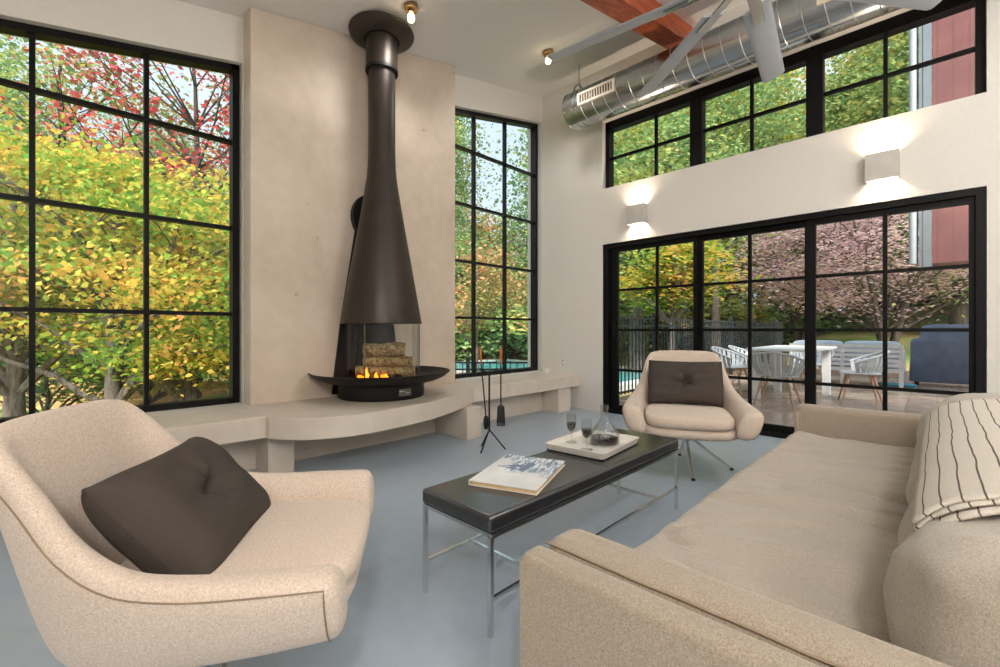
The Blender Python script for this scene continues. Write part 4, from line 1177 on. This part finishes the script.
def trees():
    # side garden, behind the big window
    tree('maple_tree', 'golden maple with low spreading branches filling the middle of the big window', at(112, 6.8), 5.4, 2.4, 1.15, 4.9, 50, 460, .080, 'leaf_maple', 11, .13, (.44, .13), up=.5)
    tree('maple_tree', 'golden maple at the outer edge of the big window, thick straight trunk', at(14, 7.4), 6, 2.5, 1.3, 5.6, 50, 460, .082, 'leaf_maple', 12, .15, (.44, .14), up=.5)
    tree('maple_tree', 'yellow maple with pale grey trunk next to the concrete fire wall', at(186, 8.2), 5.0, 2.1, 1.5, 4.3, 40, 400, .085, 'leaf_maple', 13, .21, (.42, .13), up=.5)
    tree('maple_tree', 'slender red leaved maple with dark bare branches high behind the yellow maples', at(195, 12), 11.5, 3.2, 5.2, 11.5, 46, 90, .13, 'leaf_red', 14, .16, (.6, .3), 'dark_bark')
    tree('maple_tree', 'thin red leaved tree rising at the fire wall side of the big window', at(246, 13.5), 12, 2.6, 5.0, 11.5, 34, 80, .13, 'leaf_red', 15, .15, (.6, .35), 'dark_bark')
    tree('maple_tree', 'green leaved tree with dark trunk behind the golden maples', at(60, 12.5), 12, 3.4, 2.5, 11.5, 60, 150, .14, 'leaf_lime', 16, .17, (.65, .3), 'dark_bark')
    tree('understory_tree', 'small lime green tree low between the maple trunks and the board fence', at(150, 10.5), 2.6, 1.8, .5, 2.3, 26, 150, .09, 'leaf_lime', 17, .06, (.45, .2))
    tree('understory_tree', 'bushy green young tree low at the outer side of the big window', at(48, 9.6), 2.6, 1.6, .3, 2.2, 24, 150, .09, 'leaf_green', 18, .06, (.45, .2))
    tree('understory_tree', 'leafy green shrub tree low at the fire wall side of the big window', at(236, 11), 2.8, 1.2, .5, 2.5, 22, 130, .09, 'leaf_green', 19, .06, (.45, .2))
    # narrow window
    tree('ornamental_tree', 'small salmon pink leaved tree beside the pool in the narrow window', at(476, 12.0), 4.0, 1.35, 1.4, 3.7, 34, 130, .10, 'leaf_pink', 21, .07, (.35, .16))
    tree('shade_tree', 'tall green tree at the corner side of the narrow window', at(547, 21), 10.3, 1.7, 2.0, 9.6, 54, 170, .18, 'leaf_green', 22, .2, (.7, .45))
    tree('ornamental_tree', 'round reddish pink treetop against the sky in the narrow window', at(492, 24), 8.0, 1.7, 3.4, 7.6, 44, 130, .18, 'leaf_pink', 23, .18, (.6, .4))
    tree('shade_tree', 'broad green tree beside the fire wall edge in the narrow window', at(450, 22), 7.0, 2.2, 2.0, 6.6, 48, 150, .18, 'leaf_green', 24, .18, (.7, .4))
    # behind the glass door
    tree('maple_tree', 'golden yellow maple behind the black picket fence near the door corner', at(672, 13.5), 6.4, 1.5, 2.2, 4.2, 26, 190, .15, 'leaf_maple', 31, .10, (.42, .16), up=.7)
    tree('maple_tree', 'yellow green maple with wide pale trunk at the first door panel', at(638, 16), 9, 2.6, 2.9, 9, 60, 150, .18, 'leaf_lime', 32, .30, (.65, .3))
    tree('shade_tree', 'tall tree with straight grey trunk behind the middle door panel', at(716, 18), 12, 2.8, 4.6, 12, 60, 220, .15, 'leaf_green', 33, .20, (.7, .35))
    tree('flowering_tree', 'wide multi stemmed tree with mauve pink leaves beyond the covered grill', at(888, 13.2), 5.6, 3.4, 1.5, 5.9, 84, 190, .11, 'leaf_purple', 34, .11, (.55, .20), 'dark_bark', up=.7, multi=4)
    tree('flowering_tree', 'mauve pink leaved tree behind the white terrace table', at(800, 16.5), 5.6, 2.2, 1.4, 5.2, 50, 170, .115, 'leaf_purple', 35, .10, (.5, .2), 'dark_bark', up=.7, multi=2)
    tree('shade_tree', 'green tree with leaning trunk right behind the red sided wing', at(985, 16), 9, 3.0, 1.5, 8.5, 70, 260, .13, 'leaf_lime', 36, .16, (.7, .35), multi=2)
    # distant woodland: a few kinds, copied
    G = 'trees of the woodland beyond the pool and lawn'
    kinds = [('leaf_green', 'tall green woodland tree rising behind the garden'), ('leaf_lime', 'tall yellow green woodland tree rising behind the garden'), ('leaf_green', 'dense dark green woodland tree standing behind the garden'), ('leaf_maple', 'tall golden woodland tree standing far behind the garden')]
    protos = [tree('woodland_tree', lab, (0, 0, 0), 14, 3.3, 1.2 if k != 3 else 2.5, 14, 84, 380, .15, mat, 50 + k, .24, (.8, .45), 'dark_bark', group=lab) for k, (mat, lab) in enumerate(kinds)]
    for p, (m_, lab) in zip(protos, kinds): p['group'] = lab
    rn = random.Random(5); used = [False] * 4; pts = []
    rows = [(25, 12.0), (31, 10.5), (38, 10)]
    for d, stp in rows:
        ang = -52
        while ang < 62:
            a = math.radians(ang + rn.uniform(-2, 2)); dd = d / math.cos(min(abs(a), .95)) * .92 if abs(a) < .95 else d * 1.5
            r = math.tan(a); u = 500 + 445 * r
            dep = d + rn.uniform(-2, 2); 
            if abs(ang) > 45: dep *= .62
            x = dep * (.7133 + r * .7009); y = dep * (.7009 - r * .7133)
            ang += stp * .48
            if 440 < u < 560 and dep < 34: continue
            pts.append((x, y, u))
    for i, (x, y, u) in enumerate(pts):
        k = rn.choices((0, 1, 2, 3), (4, 4, 2, 1.6))[0]
        if used[k]: o = copy_tree(protos[k])
        else: o = protos[k]; used[k] = True
        s_ = rn.uniform(.85, 1.3) * (.5 if 415 < u < 575 else 1)
        s_ *= .72 if u < 300 else 1
        place(o, (x, y, ground_h(x, y) - .05), rn.uniform(0, 6.28), (s_, s_, s_ * rn.uniform(.95, 1.15)))
    for k in range(4):
        if not used[k]: place(protos[k], (40 + 4 * k, 30, 2))
    # undergrowth
    un = [tree('woodland_shrub', 'leafy shrub of the undergrowth at the foot of the woodland', (0, 0, 0), 2.4, 2.0, .1, 2.6, 30, 70, .22, m_, 70 + i, .06, (.5, .3), 'dark_bark', group='shrubs of the woodland undergrowth') for i, m_ in enumerate(('leaf_green', 'leaf_lime'))]
    cnt = 0
    for u in range(-40, 1040, 46):
        d = rn.uniform(19, 25) if not 600 < u < 990 else rn.uniform(21, 27)
        x, y, z = at(u, d)
        if 9.5 < x < 16.5 and 5.5 < y < 16: continue
        o = un[cnt % 2] if cnt < 2 else copy_tree(un[cnt % 2]); cnt += 1
        s_ = rn.uniform(.8, 1.5); place(o, (x, y, z), rn.uniform(0, 6.28), (s_ * 1.2, s_ * 1.2, s_))
trees()

# ------------------------------------------------------------------ world, sun, camera
w = bpy.data.worlds.new('sky'); scene.world = w; w.use_nodes = True
nt = w.node_tree; nt.nodes.clear()
o = nt.nodes.new('ShaderNodeOutputWorld'); bg = nt.nodes.new('ShaderNodeBackground'); tc = nt.nodes.new('ShaderNodeTexCoord'); ns = nt.nodes.new('ShaderNodeTexNoise'); rp = nt.nodes.new('ShaderNodeValToRGB')
ns.inputs['Scale'].default_value = 2.5; ns.inputs['Detail'].default_value = 4
rp.color_ramp.elements[0].position = .35; rp.color_ramp.elements[0].color = lin(196, 216, 236); rp.color_ramp.elements[1].position = .65; rp.color_ramp.elements[1].color = lin(222, 233, 244)
nt.links.new(tc.outputs['Generated'], ns.inputs['Vector']); nt.links.new(ns.outputs['Fac'], rp.inputs['Fac']); nt.links.new(rp.outputs['Color'], bg.inputs['Color']); nt.links.new(bg.outputs[0], o.inputs[0])
bg.inputs['Strength'].default_value = 1.15
sun = add_light('hazy_sun', 'SUN', (0, 0, 20), 7.5, (1, .97, .93), angle=math.radians(25))
sun.rotation_euler = Vector((.58, .53, -.62)).to_track_quat('-Z', 'Y').to_euler()

cam = bpy.data.cameras.new('camera'); co = bpy.data.objects.new('camera', cam); COL.objects.link(co)
co.location = (0, 0, 1.0); yaw = math.atan2(.7009, .7133)
co.rotation_euler = (PI / 2, 0, yaw - PI / 2)
cam.sensor_width = 36; cam.lens = 16.02; cam.shift_y = -.0035; cam.clip_start = .05; cam.clip_end = 300
scene.camera = co
vs = scene.view_settings; vs.view_transform = 'Standard'; vs.look = 'None'; vs.exposure = .32; vs.gamma = 1; vs.use_curve_mapping = False
cy = scene.cycles; cy.use_denoising = True; cy.max_bounces = 10; cy.diffuse_bounces = 5; cy.glossy_bounces = 4; cy.transparent_max_bounces = 16; cy.transmission_bounces = 8; cy.caustics_reflective = False; cy.caustics_refractive = False; cy.sample_clamp_indirect = 6
